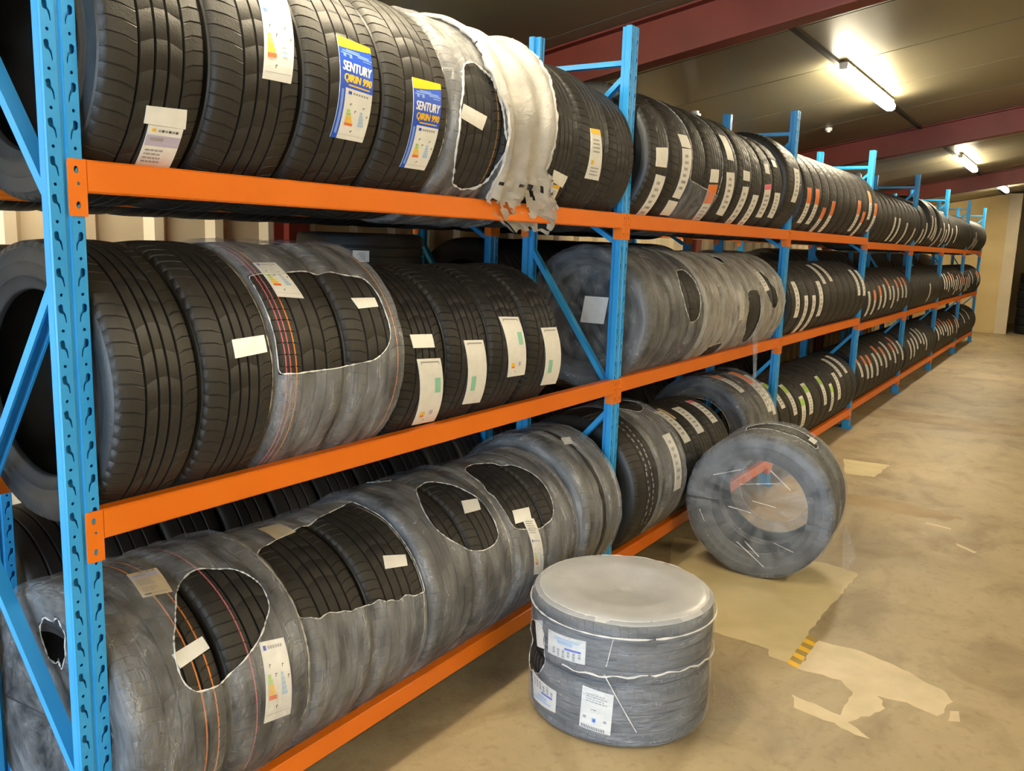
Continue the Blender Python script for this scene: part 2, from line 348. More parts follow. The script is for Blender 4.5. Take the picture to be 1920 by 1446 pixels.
# ------------------------------------------------------------------ pallet racking
ZT = 2.655; Z3, Z2, Z1 = .208, 1.094, 1.852; D = .53; PW = .075; BH = .068; LP = 2.589
DR, CH, XC = .013, .23, -.265     # tyres sink between the front and rear beam
def post_mesh(H):
    zs = []
    mb = MB()
    zh = 2.0975
    ks = [k for k in range(-8, 30) if .06 < zh-.075*k < H-.02]
    def teardrop(z, s):   # s=+1: left column, tail drifting towards the middle
        c = z-.036
        return [(s*x, c+y_) for x, y_ in ((-.0085, .013), (-.004, .0165), (.001, .016), (.0025, .011), (.003, .002), (.0075, -.004), (.0085, -.014), (.009, -.022), (.0065, -.022), (.005, -.012), (.0015, -.004), (-.006, -.001), (-.0085, .004))]
    ya, yb, yc = -.031, -.002, -.0145
    holes = []
    for k in ks:
        z = zh-.075*k
        holes.append(circle(yc, z, .0036, 10))
        if z-.07 > .02: holes.append([(yc+a, b) for a, b in teardrop(z, -1)])
    me = plate_mesh('p', [(ya, 0), (yb, 0), (yb, H), (ya, H)], holes, .002, M['blue'], lambda u, v, w: (w-.001, u, v))
    append_mesh(mb, me)
    mb.add([(v.co.x, -.075-v.co.y, v.co.z) for v in me.vertices], [tuple(p.vertices)[::-1] for p in me.polygons])
    bpy.data.meshes.remove(me)
    # rest of the folded section: corners, sides, lips, centre groove
    def strip(pts):
        for (x0, y0), (x1, y1) in zip(pts[:-1], pts[1:]):
            d = Vector((x1-x0, y1-y0)); nrm = Vector((-d.y, d.x)).normalized()*.001
            q = [(x0+nrm.x, y0+nrm.y), (x1+nrm.x, y1+nrm.y), (x1-nrm.x, y1-nrm.y), (x0-nrm.x, y0-nrm.y)]
            v = [(a, b, 0) for a, b in q]+[(a, b, H) for a, b in q]
            mb.add(v, [(0, 1, 5, 4), (1, 2, 6, 5), (2, 3, 7, 6), (3, 0, 4, 7), (3, 2, 1, 0), (4, 5, 6, 7)])
    strip([(-.001, -.072), (-.004, -.075), (-.026, -.075), (-.028, -.073), (-.028, -.056), (-.052, -.056), (-.052, -.042)])
    strip([(-.001, -.003), (-.004, 0), (-.026, 0), (-.028, -.002), (-.028, -.019), (-.052, -.019), (-.052, -.033)])
    strip([(-.013, -.070), (-.013, -.005)])
    strip([(-.001, -.044), (-.007, -.041), (-.007, -.034), (-.001, -.031)])
    return mb.mesh('post', M['blue'])
POST = post_mesh(ZT)
def foot_mesh():
    b = MB(); b.box((-.085, -.078, 0), (.03, .003, .005)); b.box((-.062, -.0775, .005), (.003, -.0755, .09)); b.box((-.062, .0005, .005), (.003, .0025, .09))
    b.tube([(.016, -.06, .005), (.016, -.06, .02)], .008, 6); b.tube([(-.075, -.015, .005), (-.075, -.015, .02)], .008, 6)
    return b.mesh('foot_plate', M['blue'])
FOOT = foot_mesh()
def brace_mesh(z0, z1, x0=-.05, x1=-D+.05):
    b = MB(); w, d, t = .017, .022, .002
    prof = [(-w, 0), (w, 0), (w, d), (w-.006, d), (w-.006, d-t), (w-t, d-t), (w-t, t), (-w+t, t), (-w+t, d-t), (-w+.006, d-t), (-w+.006, d), (-w, d)]
    b.bar((x0, -PW/2, z0), (x1, -PW/2, z1), prof)
    return b.mesh('brace', M['blue'])
BR_A = [brace_mesh(1.79, 2.36), brace_mesh(1.61, 1.02), brace_mesh(.44, .96), brace_mesh(.40, .2), brace_mesh(2.5, 2.5), brace_mesh(.15, .15)]
BR_B = [brace_mesh(2.515, 2.515), brace_mesh(2.45, 2.06), brace_mesh(1.74, 2.0), brace_mesh(1.08, 1.68), brace_mesh(.94, .46), brace_mesh(.2, .2)]
CAPM = None
ORD = 'zeroth first second third fourth fifth sixth seventh eighth ninth tenth eleventh twelfth thirteenth fourteenth fifteenth sixteenth seventeenth eighteenth nineteenth twentieth'.split()
def upright(xf, y, braces, label, group, cap=False):
    o = empty('upright_frame', (xf, y, 0), label, 'rack upright', group)
    link('front_post', POST, o)
    r = link('rear_post', POST, o, (-D, -PW, 0)); r.rotation_euler = (0, 0, pi)
    link('foot_plate', FOOT, o); f2 = link('foot_plate', FOOT, o, (-D, -PW, 0)); f2.rotation_euler = (0, 0, pi)
    for b in braces: link('brace', b, o)
    if cap:
        c = MB(); c.tube([(-.03, -.0375, ZT-.12), (-.03, -.0375, ZT+.07), (-.03, -.0375, ZT+.085)], .046, 12); c.tube([(-.03, -.0375, ZT+.085), (-.03, -.0375, ZT+.105)], .03, 12)
        link('plastic_sleeve', c.mesh('plastic_sleeve', M['pwhite'], True), o)
    return o
UY = [k*LP for k in range(4)]; UY2 = [7.857, 10.505, 13.19, 16.0, 18.66]
near_far = ['nearest the camera', 'second along the aisle', 'third along the aisle', 'fourth along, ending the near rack']
for k, y in enumerate(UY):
    upright(0, y, BR_A if k == 0 else BR_B, 'blue perforated upright frame of the near rack, '+near_far[k], 'front rack upright frames')
for k, y in enumerate(UY2):
    upright(-.02, y, BR_B, 'blue upright frame of the far rack, '+['touching the near rack', 'second', 'third', 'fourth', 'last before the end wall'][k]+(' along the aisle' if 0 < k < 4 else ''), 'far rack upright frames')
BXF = -.9; BY = (.25, 2.85, 5.60, 8.30, 11.4, 14.1, 16.9, 19.6)
for k, y in enumerate(BY):
    upright(BXF, y, BR_B, 'blue upright frame of the rear rack by the wall, '+['nearest the camera', 'second along', 'third along, white sleeve on top', 'fourth along', 'fifth along, white sleeve on top', 'sixth along', 'seventh along', 'last at the end wall'][k], 'rear rack upright frames', cap=k in (2, 4))

def conn_mesh():
    mb = MB()
    holes = [circle(-.018, -.022, .0055, 8, 1, 1.5), circle(-.014, -.05, .004, 8), circle(-.016, -.094, .0055, 8, 1, 1.5)]
    out = [(-.036, -.004), (-.033, 0), (.004, 0), (.004, -.117), (-.033, -.117), (-.036, -.113)]
    me = plate_mesh('c', out, holes, .004, M['orange'], lambda u, v, w: (w+.002, u, v)); append_mesh(mb, me); bpy.data.meshes.remove(me)
    mb.box((-.037, .001, -.117), (.0, .0045, 0))
    return mb.mesh('connector_plate', M['orange'])
CONN = conn_mesh()
BEAM_CACHE = {}
def beam_mesh(L):
    L = round(L, 4)
    if L in BEAM_CACHE: return BEAM_CACHE[L]
    mb = MB(); r = .004; x0, x1, z0, z1 = -.035, .0055, -BH, 0
    pts = [(x0+r, z0), (x1-r, z0), (x1, z0+r), (x1, z1-r), (x1-r, z1), (x0+r, z1), (x0, z1-r), (x0, z0+r)]
    n = len(pts); v = [(a, 0, b) for a, b in pts]+[(a, L, b) for a, b in pts]
    mb.add(v, [(i, i+n, (i+1) % n+n, (i+1) % n) for i in range(n)]+[tuple(range(n)), tuple(range(n, 2*n))[::-1]])
    BEAM_CACHE[L] = mb.mesh('beam', M['orange']); return BEAM_CACHE[L]
def rack_beam(xf, ya, yb, z, rear, label, group):
    """ya: right edge of the near upright, yb: near edge of the next upright"""
    L = yb-ya-.012
    o = empty('rack_beam', (xf if not rear else xf-D, ya+.006 if not rear else yb-.006, z), label, 'rack beam', group)
    if rear: o.rotation_euler = (0, 0, pi)
    link('beam', beam_mesh(L), o)
    link('connector_plate', CONN, o, (0, -.0055, 0))
    c = link('connector_plate', CONN, o, (0, L+.0055, 0)); c.scale = (1, -1, 1)
    return o
LV = ((Z1, 'top'), (Z2, 'middle'), (Z3, 'bottom')); LV2 = ((1.815, 'top'), (1.02, 'middle'), (.222, 'bottom'))
for k in range(3):
    for z, nm in LV:
        rack_beam(0, UY[k], UY[k+1]-PW, z, False, 'orange front beam carrying the %s shelf of the %s bay' % (nm, ORD[k+1]), 'front beams')
        rack_beam(0, UY[k], UY[k+1]-PW, z, True, 'orange rear beam behind the tyres, %s shelf of the %s bay' % (nm, ORD[k+1]), 'rear beams')
for k in range(4):
    for z, nm in LV2:
        rack_beam(-.02, UY2[k], UY2[k+1]-PW, z, False, 'orange front beam carrying the %s shelf of the %s bay' % (nm, ORD[k+4]), 'front beams')
        rack_beam(-.02, UY2[k], UY2[k+1]-PW, z, True, 'orange rear beam behind the tyres, %s shelf of the %s bay' % (nm, ORD[k+4]), 'rear beams')
for k in range(7):
    for z, nm in LV:
        for rear in (False, True):
            rack_beam(BXF, BY[k], BY[k+1]-PW, z, rear, 'orange %s beam of the rear rack, %s shelf, %s bay' % ('back' if rear else 'front', nm, ORD[k+1]), 'rear rack beams')

# ------------------------------------------------------------------ tyres
TC = {}
def lathe(prof, N, mats, mis, name, disp=None, skew=None, angs=None):
    """closed or open profile [(y,r)], revolve about Y"""
    n = len(prof); v = []; f = []; mi = []
    A = angs or [2*pi*i/N for i in range(N)]; N = len(A)
    for i in range(N):
        for j, (y, r) in enumerate(prof):
            a = A[i]+(skew(j) if skew else 0); rr = r+(disp(i, j) if disp else 0)
            v.append((rr*cos(a), y, rr*sin(a)))
    for i in range(N):
        k = ((i+1) % N)*n; b = i*n
        for j in range(n-1):
            f.append((b+j, b+j+1, k+j+1, k+j)); mi.append(mis[j] if isinstance(mis, list) else mis)
    return mesh(name, v, f, mats, mi, True)
def tread_prof(Ro, w, style):
    tw = w*.43
    g = {'ribs': [-.55, -.2, .16, .52], 'asym': [-.42, -.08, .22, .56], 'three': [-.42, .0, .42], 'dark': [-.5, -.16, .2, .52]}.get(style[0], [-.5, -.16, .16, .5])
    gw = .0034; gd = .0075
    stripes = style[1] if len(style) > 1 else []
    pts = [(-w*.478, Ro-.020, 0), (-w*.462, Ro-.0105, 0), (-tw, Ro-.0055, 0)]
    ev = [(c*tw, 'g') for c in g]+[(c*tw, s) for c, s in stripes]; ev.sort()
    rad = lambda y: Ro-.0055*(abs(y)/tw)**2.4
    lasty = -tw
    for c, s in ev:
        if c-lasty > .02: pts.append(((c+lasty)/2, rad((c+lasty)/2), 0))
        if s == 'g': pts += [(c-gw, rad(c), 0), (c-gw*.6, rad(c)-gd, 0), (c+gw*.6, rad(c)-gd, 0), (c+gw, rad(c), 0)]
        else: pts += [(c-.0019, rad(c), s), (c+.0019, rad(c), 0)]
        lasty = c
    if tw-lasty > .02: pts.append(((tw+lasty)/2, rad((tw+lasty)/2), 0))
    pts += [(tw, Ro-.0055, 0), (w*.462, Ro-.0105, 0), (w*.478, Ro-.020, 0)]
    return pts, g, tw
def tyre_meshes(Ro, w, style):
    key = (round(Ro, 3), round(w, 3), str(style))
    if key in TC: return TC[key]
    pts, g, tw = tread_prof(Ro, w, style)
    smap = {0: 0, 'o': 1, 'p': 2, 'y': 3}
    mis = [smap[p[2]] for p in pts]
    prof = [(p[0], p[1]) for p in pts]
    NP = 68; angs = []
    for i in range(NP):
        b = 2*pi*i/NP; u = 2*pi/NP
        angs += [b, b+u*.05, b+u*.09, b+u*.14]
    gs = [c*tw for c in g]
    def zone(y):
        if y < gs[0]-.005: return 'L'
        if y > gs[-1]+.005: return 'R'
        return 'C'
    zn = [zone(p[0]) for p in prof]; fl = [any(abs(p[0]-c) < .005 for c in gs) for p in prof]
    def disp(i, j):
        ph = i % 4; blk = i//4
        if fl[j] or ph not in (1, 2): return 0
        if zn[j] in 'LR': return -.003
        return -.0014 if blk % 2 == 0 else 0
    def skew(j):
        y = prof[j][0]
        return .05*math.sin((y-gs[0])/(gs[-1]-gs[0])*pi)*(1 if zn[j] == 'C' else 0)+ (.03*(abs(y)/tw) if zn[j] != 'C' else 0)
    T = lathe(prof, 0, [M['tread_dark'] if style[0] == 'dark' else M['tread'], M['strip_o'], M['strip_p'], M['strip_y']], mis, 'tread', disp, skew, angs)
    ri = Ro*.655; h = Ro-ri
    def sw(s):
        q = [(.478, Ro-.020), (.492, ri+.80*h), (.500, ri+.62*h), (.503, ri+.57*h), (.503, ri+.54*h), (.499, ri+.53*h), (.496, ri+.42*h), (.488, ri+.30*h), (.485, ri+.27*h), (.478, ri+.26*h), (.455, ri+.12*h), (.440, ri+.05*h), (.435, ri+.02*h), (.42, ri), (.37, ri), (.36, ri+.03*h), (.40, ri+.2*h), (.455, ri+.5*h), (.44, ri+.78*h), (.36, Ro-.022), (0, Ro-.018)]
        q = [(s*a*w, r) for a, r in q]
        return lathe(q if s > 0 else q[::-1], 96, M['side'], 0, 'sidewall')
    TC[key] = (T, sw(-1), sw(1)); return TC[key]
def far_mesh(Ro, w):
    key = ('far', round(Ro, 3), round(w, 3))
    if key not in TC:
        ri = Ro*.66; h = Ro-ri; q = [(-.36, ri), (-.43, ri), (-.47, ri+.25*h), (-.5, ri+.55*h), (-.485, ri+.85*h), (-.46, Ro-.008), (-.40, Ro-.002), (-.23, Ro), (-.215, Ro-.007), (-.195, Ro-.007), (-.18, Ro), (-.02, Ro), (-.01, Ro-.007), (.01, Ro-.007), (.02, Ro)]
        q = q+[(-a, r) for a, r in q[:11]][::-1] if False else q+[(.18, Ro), (.195, Ro-.007), (.215, Ro-.007), (.23, Ro), (.40, Ro-.002), (.46, Ro-.008), (.485, ri+.85*h), (.5, ri+.55*h), (.47, ri+.25*h), (.43, ri), (.36, ri), (.44, ri+.5*h), (.4, Ro-.022), (0, Ro-.018), (-.4, Ro-.022), (-.44, ri+.5*h), (-.36, ri)]
        TC[key] = lathe([(a*w, r) for a, r in q], 72, M['far'], 0, 'tyre')
    return TC[key]

# ---- paper labels: curved patches with printed areas and lettering
LMATS = ['white', 'grey', 'ink', 'lilac', 'lblue', 'llblue', 'lyellow', 'green', 'lime', 'amber', 'red', 'sky', 'lorange', 'pink', 'kraft']
LI = {n: i for i, n in enumerate(LMATS)}
TXT = {}
def text_geo(s):
    if s in TXT: return TXT[s]
    cu = bpy.data.curves.new('t', 'FONT'); cu.body = s; cu.shear = .25; cu.resolution_u = 3
    o = bpy.data.objects.new('t', cu); COL.objects.link(o)
    me = bpy.data.meshes.new_from_object(o.evaluated_get(bpy.context.evaluated_depsgraph_get()))
    bpy.data.objects.remove(o)
    xs = [v.co.x for v in me.vertices]; ys = [v.co.y for v in me.vertices]
    x0, x1, y0, y1 = min(xs), max(xs), min(ys), max(ys)
    V = [((v.co.x-x0)/(x1-x0), (v.co.y-y0)/(y1-y0)) for v in me.vertices]; F = [tuple(p.vertices) for p in me.polygons]
    bpy.data.meshes.remove(me); TXT[s] = (V, F); return TXT[s]
def print_items(kind):
    """rectangles (u0,u1,v0,v1,material,layer) in label space, v from top; text (string,u0,u1,v0,v1,mat)"""
    rnd = random.Random(hash(kind) % 1000 if False else len(kind)*17+ord(kind[0]))
    R, T = [], []
    def fine(u0, u1, v0, v1, n, m='grey'):
        for i in range(n):
            v = v0+(v1-v0)*i/n; u = u0
            while u < u1-.03:
                L = rnd.uniform(.04, .14); R.append((u, min(u+L, u1), v, v+(v1-v0)/n*.45, m, 1)); u += L+.025
            if rnd.random() < .35: R.pop()
    def eu(u0, u1, v0, v1):
        s = lambda u, v: (u0+(u1-u0)*u, v0+(v1-v0)*v)
        def rr(a, b, c, d, m, l=1): x, y = s(a, c); X, Y = s(b, d); R.append((x, X, y, Y, m, l))
        rr(.08, .2, .05, .11, 'lblue'); 
        for i in range(6): rr(.26+.1*i, .33+.1*i, .06, .10, 'grey')
        for i, m in enumerate(('lime', 'lime', 'amber', 'amber', 'red')): rr(.10, .22+.045*i, .40+.065*i, .455+.065*i, m)
        for i in range(5): rr(.60, .70+.03*i, .40+.06*i, .45+.06*i, 'sky')
        for a, b in ((.22, .28), (.72, .30), (.42, .40), (.90, .45), (.42, .80)):
            rr(a-.035, a+.035, b, b+.012, 'ink'); rr(a-.035, a-.012, b, b+.045, 'ink')
        rr(.05, .95, .90, .905, 'grey')
    if kind == 'eu': eu(0, 1, .0, 1)
    elif kind == 'eulong':
        fine(.12, .8, .04, .28, 6); eu(0, 1, .34, 1)
    elif kind == 'small': fine(.12, .88, .2, .8, 3) if False else None
    elif kind == 'top': R += [(.15, .5, .2, .25, 'kraft', 1)] if False else []
    elif kind == 'mich':
        R += [(.02, .98, .14, .30, 'lilac', 1), (.12, .5, .17, .22, 'grey', 2)]
        for i in range(6): R.append((.3+.1*i, .37+.1*i, .05, .085, 'ink' if i % 2 else 'grey', 1))
        R.append((.12, .22, .04, .09, 'amber', 1))
        fine(.08, .6, .36, .62, 4); fine(.1, .6, .70, .86, 3); R.append((.08, .32, .91, .96, 'ink', 1)); fine(.36, .9, .91, .97, 1)
    elif kind == 'sentury':
        R += [(0, 1, 0, .50, 'lblue', 0), (0, .17, .48, 1, 'lblue', 0), (.05, .12, .52, .95, 'llblue', 1)]
        for i in range(10): R.append((i*.1, i*.1+.1, 0, .115-.03*(i/9)-.02*(i/9)**2, 'lyellow', 1))
        for a, b, c, d in ((.1, .9, .135, .15), (.22, .62, .118, .13), (.05, .3, .16, .172), (.55, .98, .155, .168), (.12, .2, .16, .20), (.3, .38, .16, .2), (.7, .95, .18, .19)): R.append((a, b, c, d, 'llblue', 1))
        T += [('SENTURY', .08, .96, .24, .335, 'white'), ('QIRIN 990', .12, .95, .362, .45, 'lyellow')]
        R += [(.25, .9, .462, .475, 'lyellow', 1)]
        eu(.2, 1, .50, 1)
    elif kind == 'greenlab':
        R += [(.14, .88, .035, .055, 'grey', 1), (.12, .16, .035, .075, 'grey', 1), (.86, .90, .035, .075, 'grey', 1)]
        R += [(.64, .88, .26, .47, 'green', 1), (.16, .34, .76, .83, 'amber', 1), (.16, .34, .82, .85, 'red', 1), (.55, .68, .75, .82, 'lilac', 1), (.36, .42, .90, .92, 'grey', 1)]
        fine(.12, .56, .18, .6, 7, 'white') if False else None
    elif kind == 'greenlab2':
        R += [(.14, .88, .035, .055, 'grey', 1), (.12, .16, .035, .075, 'grey', 1), (.2, .44, .53, .76, 'green', 1)]
    elif kind == 'orangestrip': R += [(0, 1, 0, .42, 'lorange', 1)]; fine(.2, .8, .5, .95, 5)
    elif kind == 'pinkstrip': R += [(0, 1, 0, .15, 'pink', 1)]; fine(.2, .8, .3, .95, 5)
    elif kind == 'yellowstrip': R += [(0, 1, 0, .10, 'lyellow', 1), (.15, .35, .62, .70, 'amber', 1)]; fine(.2, .8, .2, .5, 4); fine(.2, .8, .75, .95, 3)
    elif kind == 'limestrip': R += [(0, 1, .08, .32, 'lime', 1)] ; fine(.2, .8, .5, .95, 5)
    elif kind == 'strip': fine(.25, .75, .12, .88, 6)
    elif kind == 'form':
        fine(.15, .85, .12, .35, 4); fine(.35, .6, .48, .52, 1, 'ink')
        R += [(.1, .2, .68, .74, 'grey', 1), (.38, .52, .68, .80, 'sky', 1), (.42, .5, .70, .78, 'lblue', 2), (.75, .85, .68, .74, 'grey', 1)]
        for i in range(14): R.append((.06+.055*i, .09+.055*i, .9, .98, 'ink', 1))
    elif kind == 'eublue':
        R += [(.14, .24, .15, .8, 'sky', 1), (.26, .40, .3, .7, 'sky', 1), (.5, .58, .1, .5, 'lblue', 1)]; fine(.62, .95, .1, .9, 6)
    return R, T
def patch_mesh(corners, Ro, kind, base='white', yoff=0.0, lift=.0012, NU=4, NV=14):
    """corners TL,TR,BR,BL as (y, theta_deg) on the tread; returns mesh in the tyre's frame"""
    TL, TR, BR, BL = corners
    def P(u, v, l):
        y = (TL[0]*(1-u)+TR[0]*u)*(1-v)+(BL[0]*(1-u)+BR[0]*u)*v - yoff
        a = R_((TL[1]*(1-u)+TR[1]*u)*(1-v)+(BL[1]*(1-u)+BR[1]*u)*v)
        r = Ro+lift+.0005*l
        return (r*cos(a), y, r*sin(a))
    mb = MB()
    def rect(u0, u1, v0, v1, m, l, nu, nv):
        v = [P(u0+(u1-u0)*i/nu, v0+(v1-v0)*j/nv, l) for j in range(nv+1) for i in range(nu+1)]
        f = [(j*(nu+1)+i, (j+1)*(nu+1)+i, (j+1)*(nu+1)+i+1, j*(nu+1)+i+1) for j in range(nv) for i in range(nu)]
        mb.add(v, f, LI[m])
    span = max(abs(TL[1]-BL[1]), abs(TR[1]-BR[1])); nv = max(2, int(span/3))
    rect(0, 1, 0, 1, base, 0, NU, nv)
    # paper thickness: a skirt down to the rubber
    loop = [(i/NU, 0) for i in range(NU)]+[(1, j/nv) for j in range(nv)]+[(1-i/NU, 1) for i in range(NU)]+[(0, 1-j/nv) for j in range(nv)]
    k = len(loop); v = [P(u, w_, 0) for u, w_ in loop]+[P(u, w_, -3) for u, w_ in loop]
    mb.add(v, [(i, (i+1) % k, (i+1) % k+k, i+k) for i in range(k)], LI[base])
    R, T = print_items(kind)
    for u0, u1, v0, v1, m, l in R: rect(u0, u1, v0, v1, m, l+1, 2 if u1-u0 > .3 else 1, max(1, int((v1-v0)*nv+.5)))
    for s, u0, u1, v0, v1, m in T:
        V, F = text_geo(s)
        for du, dv in ((0, 0), (.010, .001), (-.010, -.001), (0, .004)): mb.add([P(u0+(u1-u0)*a+du, v1-(v1-v0)*b+dv, 3+du*20+dv*30) for a, b in V], F, LI[m])
    return mb.mesh('paper_label', [M[n] for n in LMATS])
def zax(z, Ro): return z+math.sqrt(Ro*Ro-CH*CH)+.0008
def tyre(y0, y1, Ro, z, label, style=('ribs',), labels=(), near=True, xc=XC, group=None, far_labels=()):
    Ro += DR; w = y1-y0-.006; yc = (y0+y1)/2; loc = (xc, yc, zax(z, Ro))
    if near:
        t = empty('tyre', loc, label, 'tyre', group)
        T, A, B = tyre_meshes(Ro, w, style)
        ph = random.uniform(0, 6.28)
        for nm, me in (('tread', T), ('sidewall', A), ('sidewall', B)):
            c = link(nm, me, t); c.rotation_euler = (0, ph, 0)
    else:
        t = tag(link('tyre', far_mesh(Ro, w), None, loc), label, 'tyre', group)
    for lb in labels:
        kind, cor = lb[0], lb[1]
        link('paper_label', patch_mesh(cor, Ro, kind, lb[2] if len(lb) > 2 else 'white', yc), t)
    for kind, dy, a, rw, span in far_labels:
        key = ('lab', kind, round(Ro, 3), rw, span)
        if key not in TC: TC[key] = patch_mesh([(-rw/2, span/2), (rw/2, span/2), (rw/2, -span/2), (-rw/2, -span/2)], Ro, kind)
        c = link('paper_label', TC[key], t, (0, dy, 0)); c.rotation_euler = (0, -R_(a), 0)
    return t
exec_rows = []
A3, A4 = ('asym',), ('ribs',)
def q(*a): return [(a[i], a[i+1]) for i in range(0, 8, 2)]
# --- bay one, top shelf
tyre(.006, .268, .327, Z1, 'worn-looking tyre nearest the first upright, top shelf, white tag and lilac label', A3,
     [('top', q(.119, -22.3, .218, -21.5, .226, -29, .122, -28.9)), ('mich', q(.134, -29.1, .221, -29.1, .229, -56, .143, -56))])
tyre(.272, .548, .327, Z1, 'second tyre on the near top shelf, long white energy label reaching out of frame', A3,
     [('eulong', q(.449, 42, .553, 46, .502, -4.2, .413, -4.4))])
tyre(.553, .846, .33, Z1, 'third tyre on the near top shelf, larger blue and yellow label, left one', A4,
     [('sentury', q(.676, 21.3, .799, 19.2, .782, -23.8, .658, -23.3))])
tyre(.851, 1.152, .33, Z1, 'fourth tyre on the near top shelf, blue and yellow label beside torn film', A4,
     [('sentury', q(.964, 10.9, 1.096, 11, 1.086, -33.1, .970, -32.9))])
tyre(1.160, 1.450, .328, Z1, 'tyre with ochre tread line seen through the torn hole of the top film', ('ribs', [(.86, 'y')]),
     [('small', q(1.212, 4.9, 1.339, 1.1, 1.317, -6.7, 1.195, -2.5))])
tyre(1.455, 1.730, .328, Z1, 'tyre hidden under the white crumpled film on the near top shelf', A4)
tyre(1.735, 1.975, .328, Z1, 'second tyre left of the second upright, top shelf, tag above yellow label', A3,
     [('small', q(1.814, -20.9, 1.931, -23.9, 1.93, -31.9, 1.828, -28.5)), ('yellowstrip', q(1.813, -30, 1.907, -31, 1.944, -50, 1.85, -50))])
tyre(1.980, 2.235, .328, Z1, 'tyre left of the second upright, top shelf, white strip label tipped yellow', A3,
     [('yellowstrip', q(2.047, 9.5, 2.128, 10.1, 2.18, -23.4, 2.061, -23.1))])
tyre(2.245, 2.500, .315, Z1, 'dark unlabelled tyre close behind the second upright, near top shelf', A4)
# --- bay one, middle shelf
tyre(.004, .225, .327, Z2, 'plain tyre nearest the first upright, middle shelf, no label', A3)
tyre(.229, .448, .327, Z2, 'second tyre on the near middle shelf, one small white tag', A3, [('small', q(.321, 18.8, .421, 19.6, .421, 12.2, .321, 11))])
tyre(.455, .700, .327, Z2, 'film-wrapped tyre with pink and orange tread lines, middle shelf', ('three', [(-.93, 'p'), (-.80, 'p'), (-.62, 'o')]),
     [('eu', q(.507, 58, .583, 58, .597, 35.3, .511, 37))])
tyre(.705, .950, .327, Z2, 'film-wrapped tyre with white tag and orange line at right, middle shelf', ('three', [(.88, 'o')]),
     [('small', q(.773, 34.2, .87, 33.8, .87, 28.8, .785, 28.4))])
tyre(.966, 1.192, .301, Z2, 'first of four dark tyres right of the film pack, tag above green-printed label', ('dark',),
     [('small', q(1.017, 19.8, 1.125, 18.6, 1.127, 10.6, 1.022, 11.9)), ('greenlab', q(1.032, 5.4, 1.15, 3.9, 1.225, -42, 1.101, -40.7))])
tyre(1.200, 1.440, .301, Z2, 'second of four dark tyres, middle shelf, white label with teal block at left', ('dark',), [('greenlab2', q(1.285, 12.6, 1.395, 11.3, 1.45, -33.4, 1.337, -31.5))])
tyre(1.446, 1.690, .301, Z2, 'third of four dark tyres, middle shelf, white label set higher', ('dark',), [('greenlab', q(1.523, 25.2, 1.646, 23.7, 1.685, -17.4, 1.567, -16.8))])
tyre(1.696, 1.935, .301, Z2, 'fourth of four dark tyres, middle shelf, label near the empty gap', ('dark',), [('greenlab2', q(1.785, 14.3, 1.899, 13.5, 1.98, -32.3, 1.854, -30.5))])
# --- bay one, bottom shelf
tyre(.006, .275, .34, Z3, 'film-wrapped tyre with two orange tread lines, bottom shelf, behind first upright', ('asym', [(.50, 'o'), (.83, 'o')]),
     [('small', q(.155, 37.2, .248, 39.3, .254, 33.6, .162, 30.9)), ('mich', q(.19, 82, .268, 80, .246, 63, .17, 65.2), 'kraft')])
tyre(.281, .550, .34, Z3, 'film-wrapped tyre with pink tread line and energy label, bottom shelf', ('asym', [(-.55, 'p')]),
     [('eu', q(.394, 27.2, .472, 24.8, .469, -11, .376, -8.4))])
tyre(.562, .820, .327, Z3, 'bare-topped left tyre of the second film pack, bottom shelf, no tag', A4, [('small', q(.69, 96, .763, 94, .754, 79, .67, 78), 'kraft')])
tyre(.826, 1.082, .327, Z3, 'right tyre of the second film pack, bottom shelf, small white tag', A4, [('small', q(.958, 44.1, 1.05, 39.8, 1.036, 33.7, .939, 36.9))])
tyre(1.095, 1.345, .334, Z3, 'left tyre in the round torn hole of the third pack, bottom shelf', A4)
tyre(1.351, 1.600, .334, Z3, 'right tyre in the round torn hole of the third pack, with tag', A4, [('small', q(1.441, 55.4, 1.527, 53, 1.502, 45.4, 1.41, 46.8))])
tyre(1.612, 1.858, .327, Z3, 'tyre of the fourth pack with tag above long strip label, bottom shelf', A4,
     [('small', q(1.684, 38.4, 1.793, 36.2, 1.776, 28, 1.666, 29.6)), ('eulong', q(1.717, 30.8, 1.79, 27.9, 1.825, -12.9, 1.753, -9.8))])
tyre(1.864, 2.110, .327, Z3, 'dark right tyre of the fourth film pack, bottom shelf, unlabelled', A4)
tyre(2.125, 2.480, .35, Z3, 'taller film-covered tyre left of the second upright, bottom shelf', A3, [('small', q(2.298, 70.7, 2.361, 68.7, 2.325, 61.8, 2.263, 63.5))])
# --- bay two, top shelf
tyre(2.612, 2.835, .335, Z1, 'first tyre right of the second upright, top shelf, square tag above strip', A3,
     [('small', q(2.656, 6, 2.79, 8.2, 2.785, -6.8, 2.664, -7.5)), ('strip', q(2.687, -12.9, 2.795, -13.4, 2.825, -54, 2.728, -54))])
tyre(2.842, 3.100, .335, Z1, 'second tyre right of the second upright, top shelf, three stacked white labels', A3,
     [('small', q(2.945, 22, 3.06, 23, 3.085, 12.5, 2.965, 12)), ('strip', q(2.965, 10.8, 3.082, 12, 3.057, -29.1, 2.963, -28.2)), ('small', q(2.945, -31, 3.063, -31.6, 3.085, -45.7, 2.969, -45.8))])
tyre(3.106, 3.290, .335, Z1, 'unlabelled tyre behind clear film, third in the second bay top shelf', A4)
tyre(3.300, 3.535, .335, Z1, 'tyre with red-orange and white label, fourth in the second bay top shelf', A4,
     [('small', q(3.345, 0, 3.46, 1, 3.47, -10, 3.352, -11)), ('orangestrip', q(3.352, -12.9, 3.475, -11.5, 3.52, -53, 3.42, -53))])
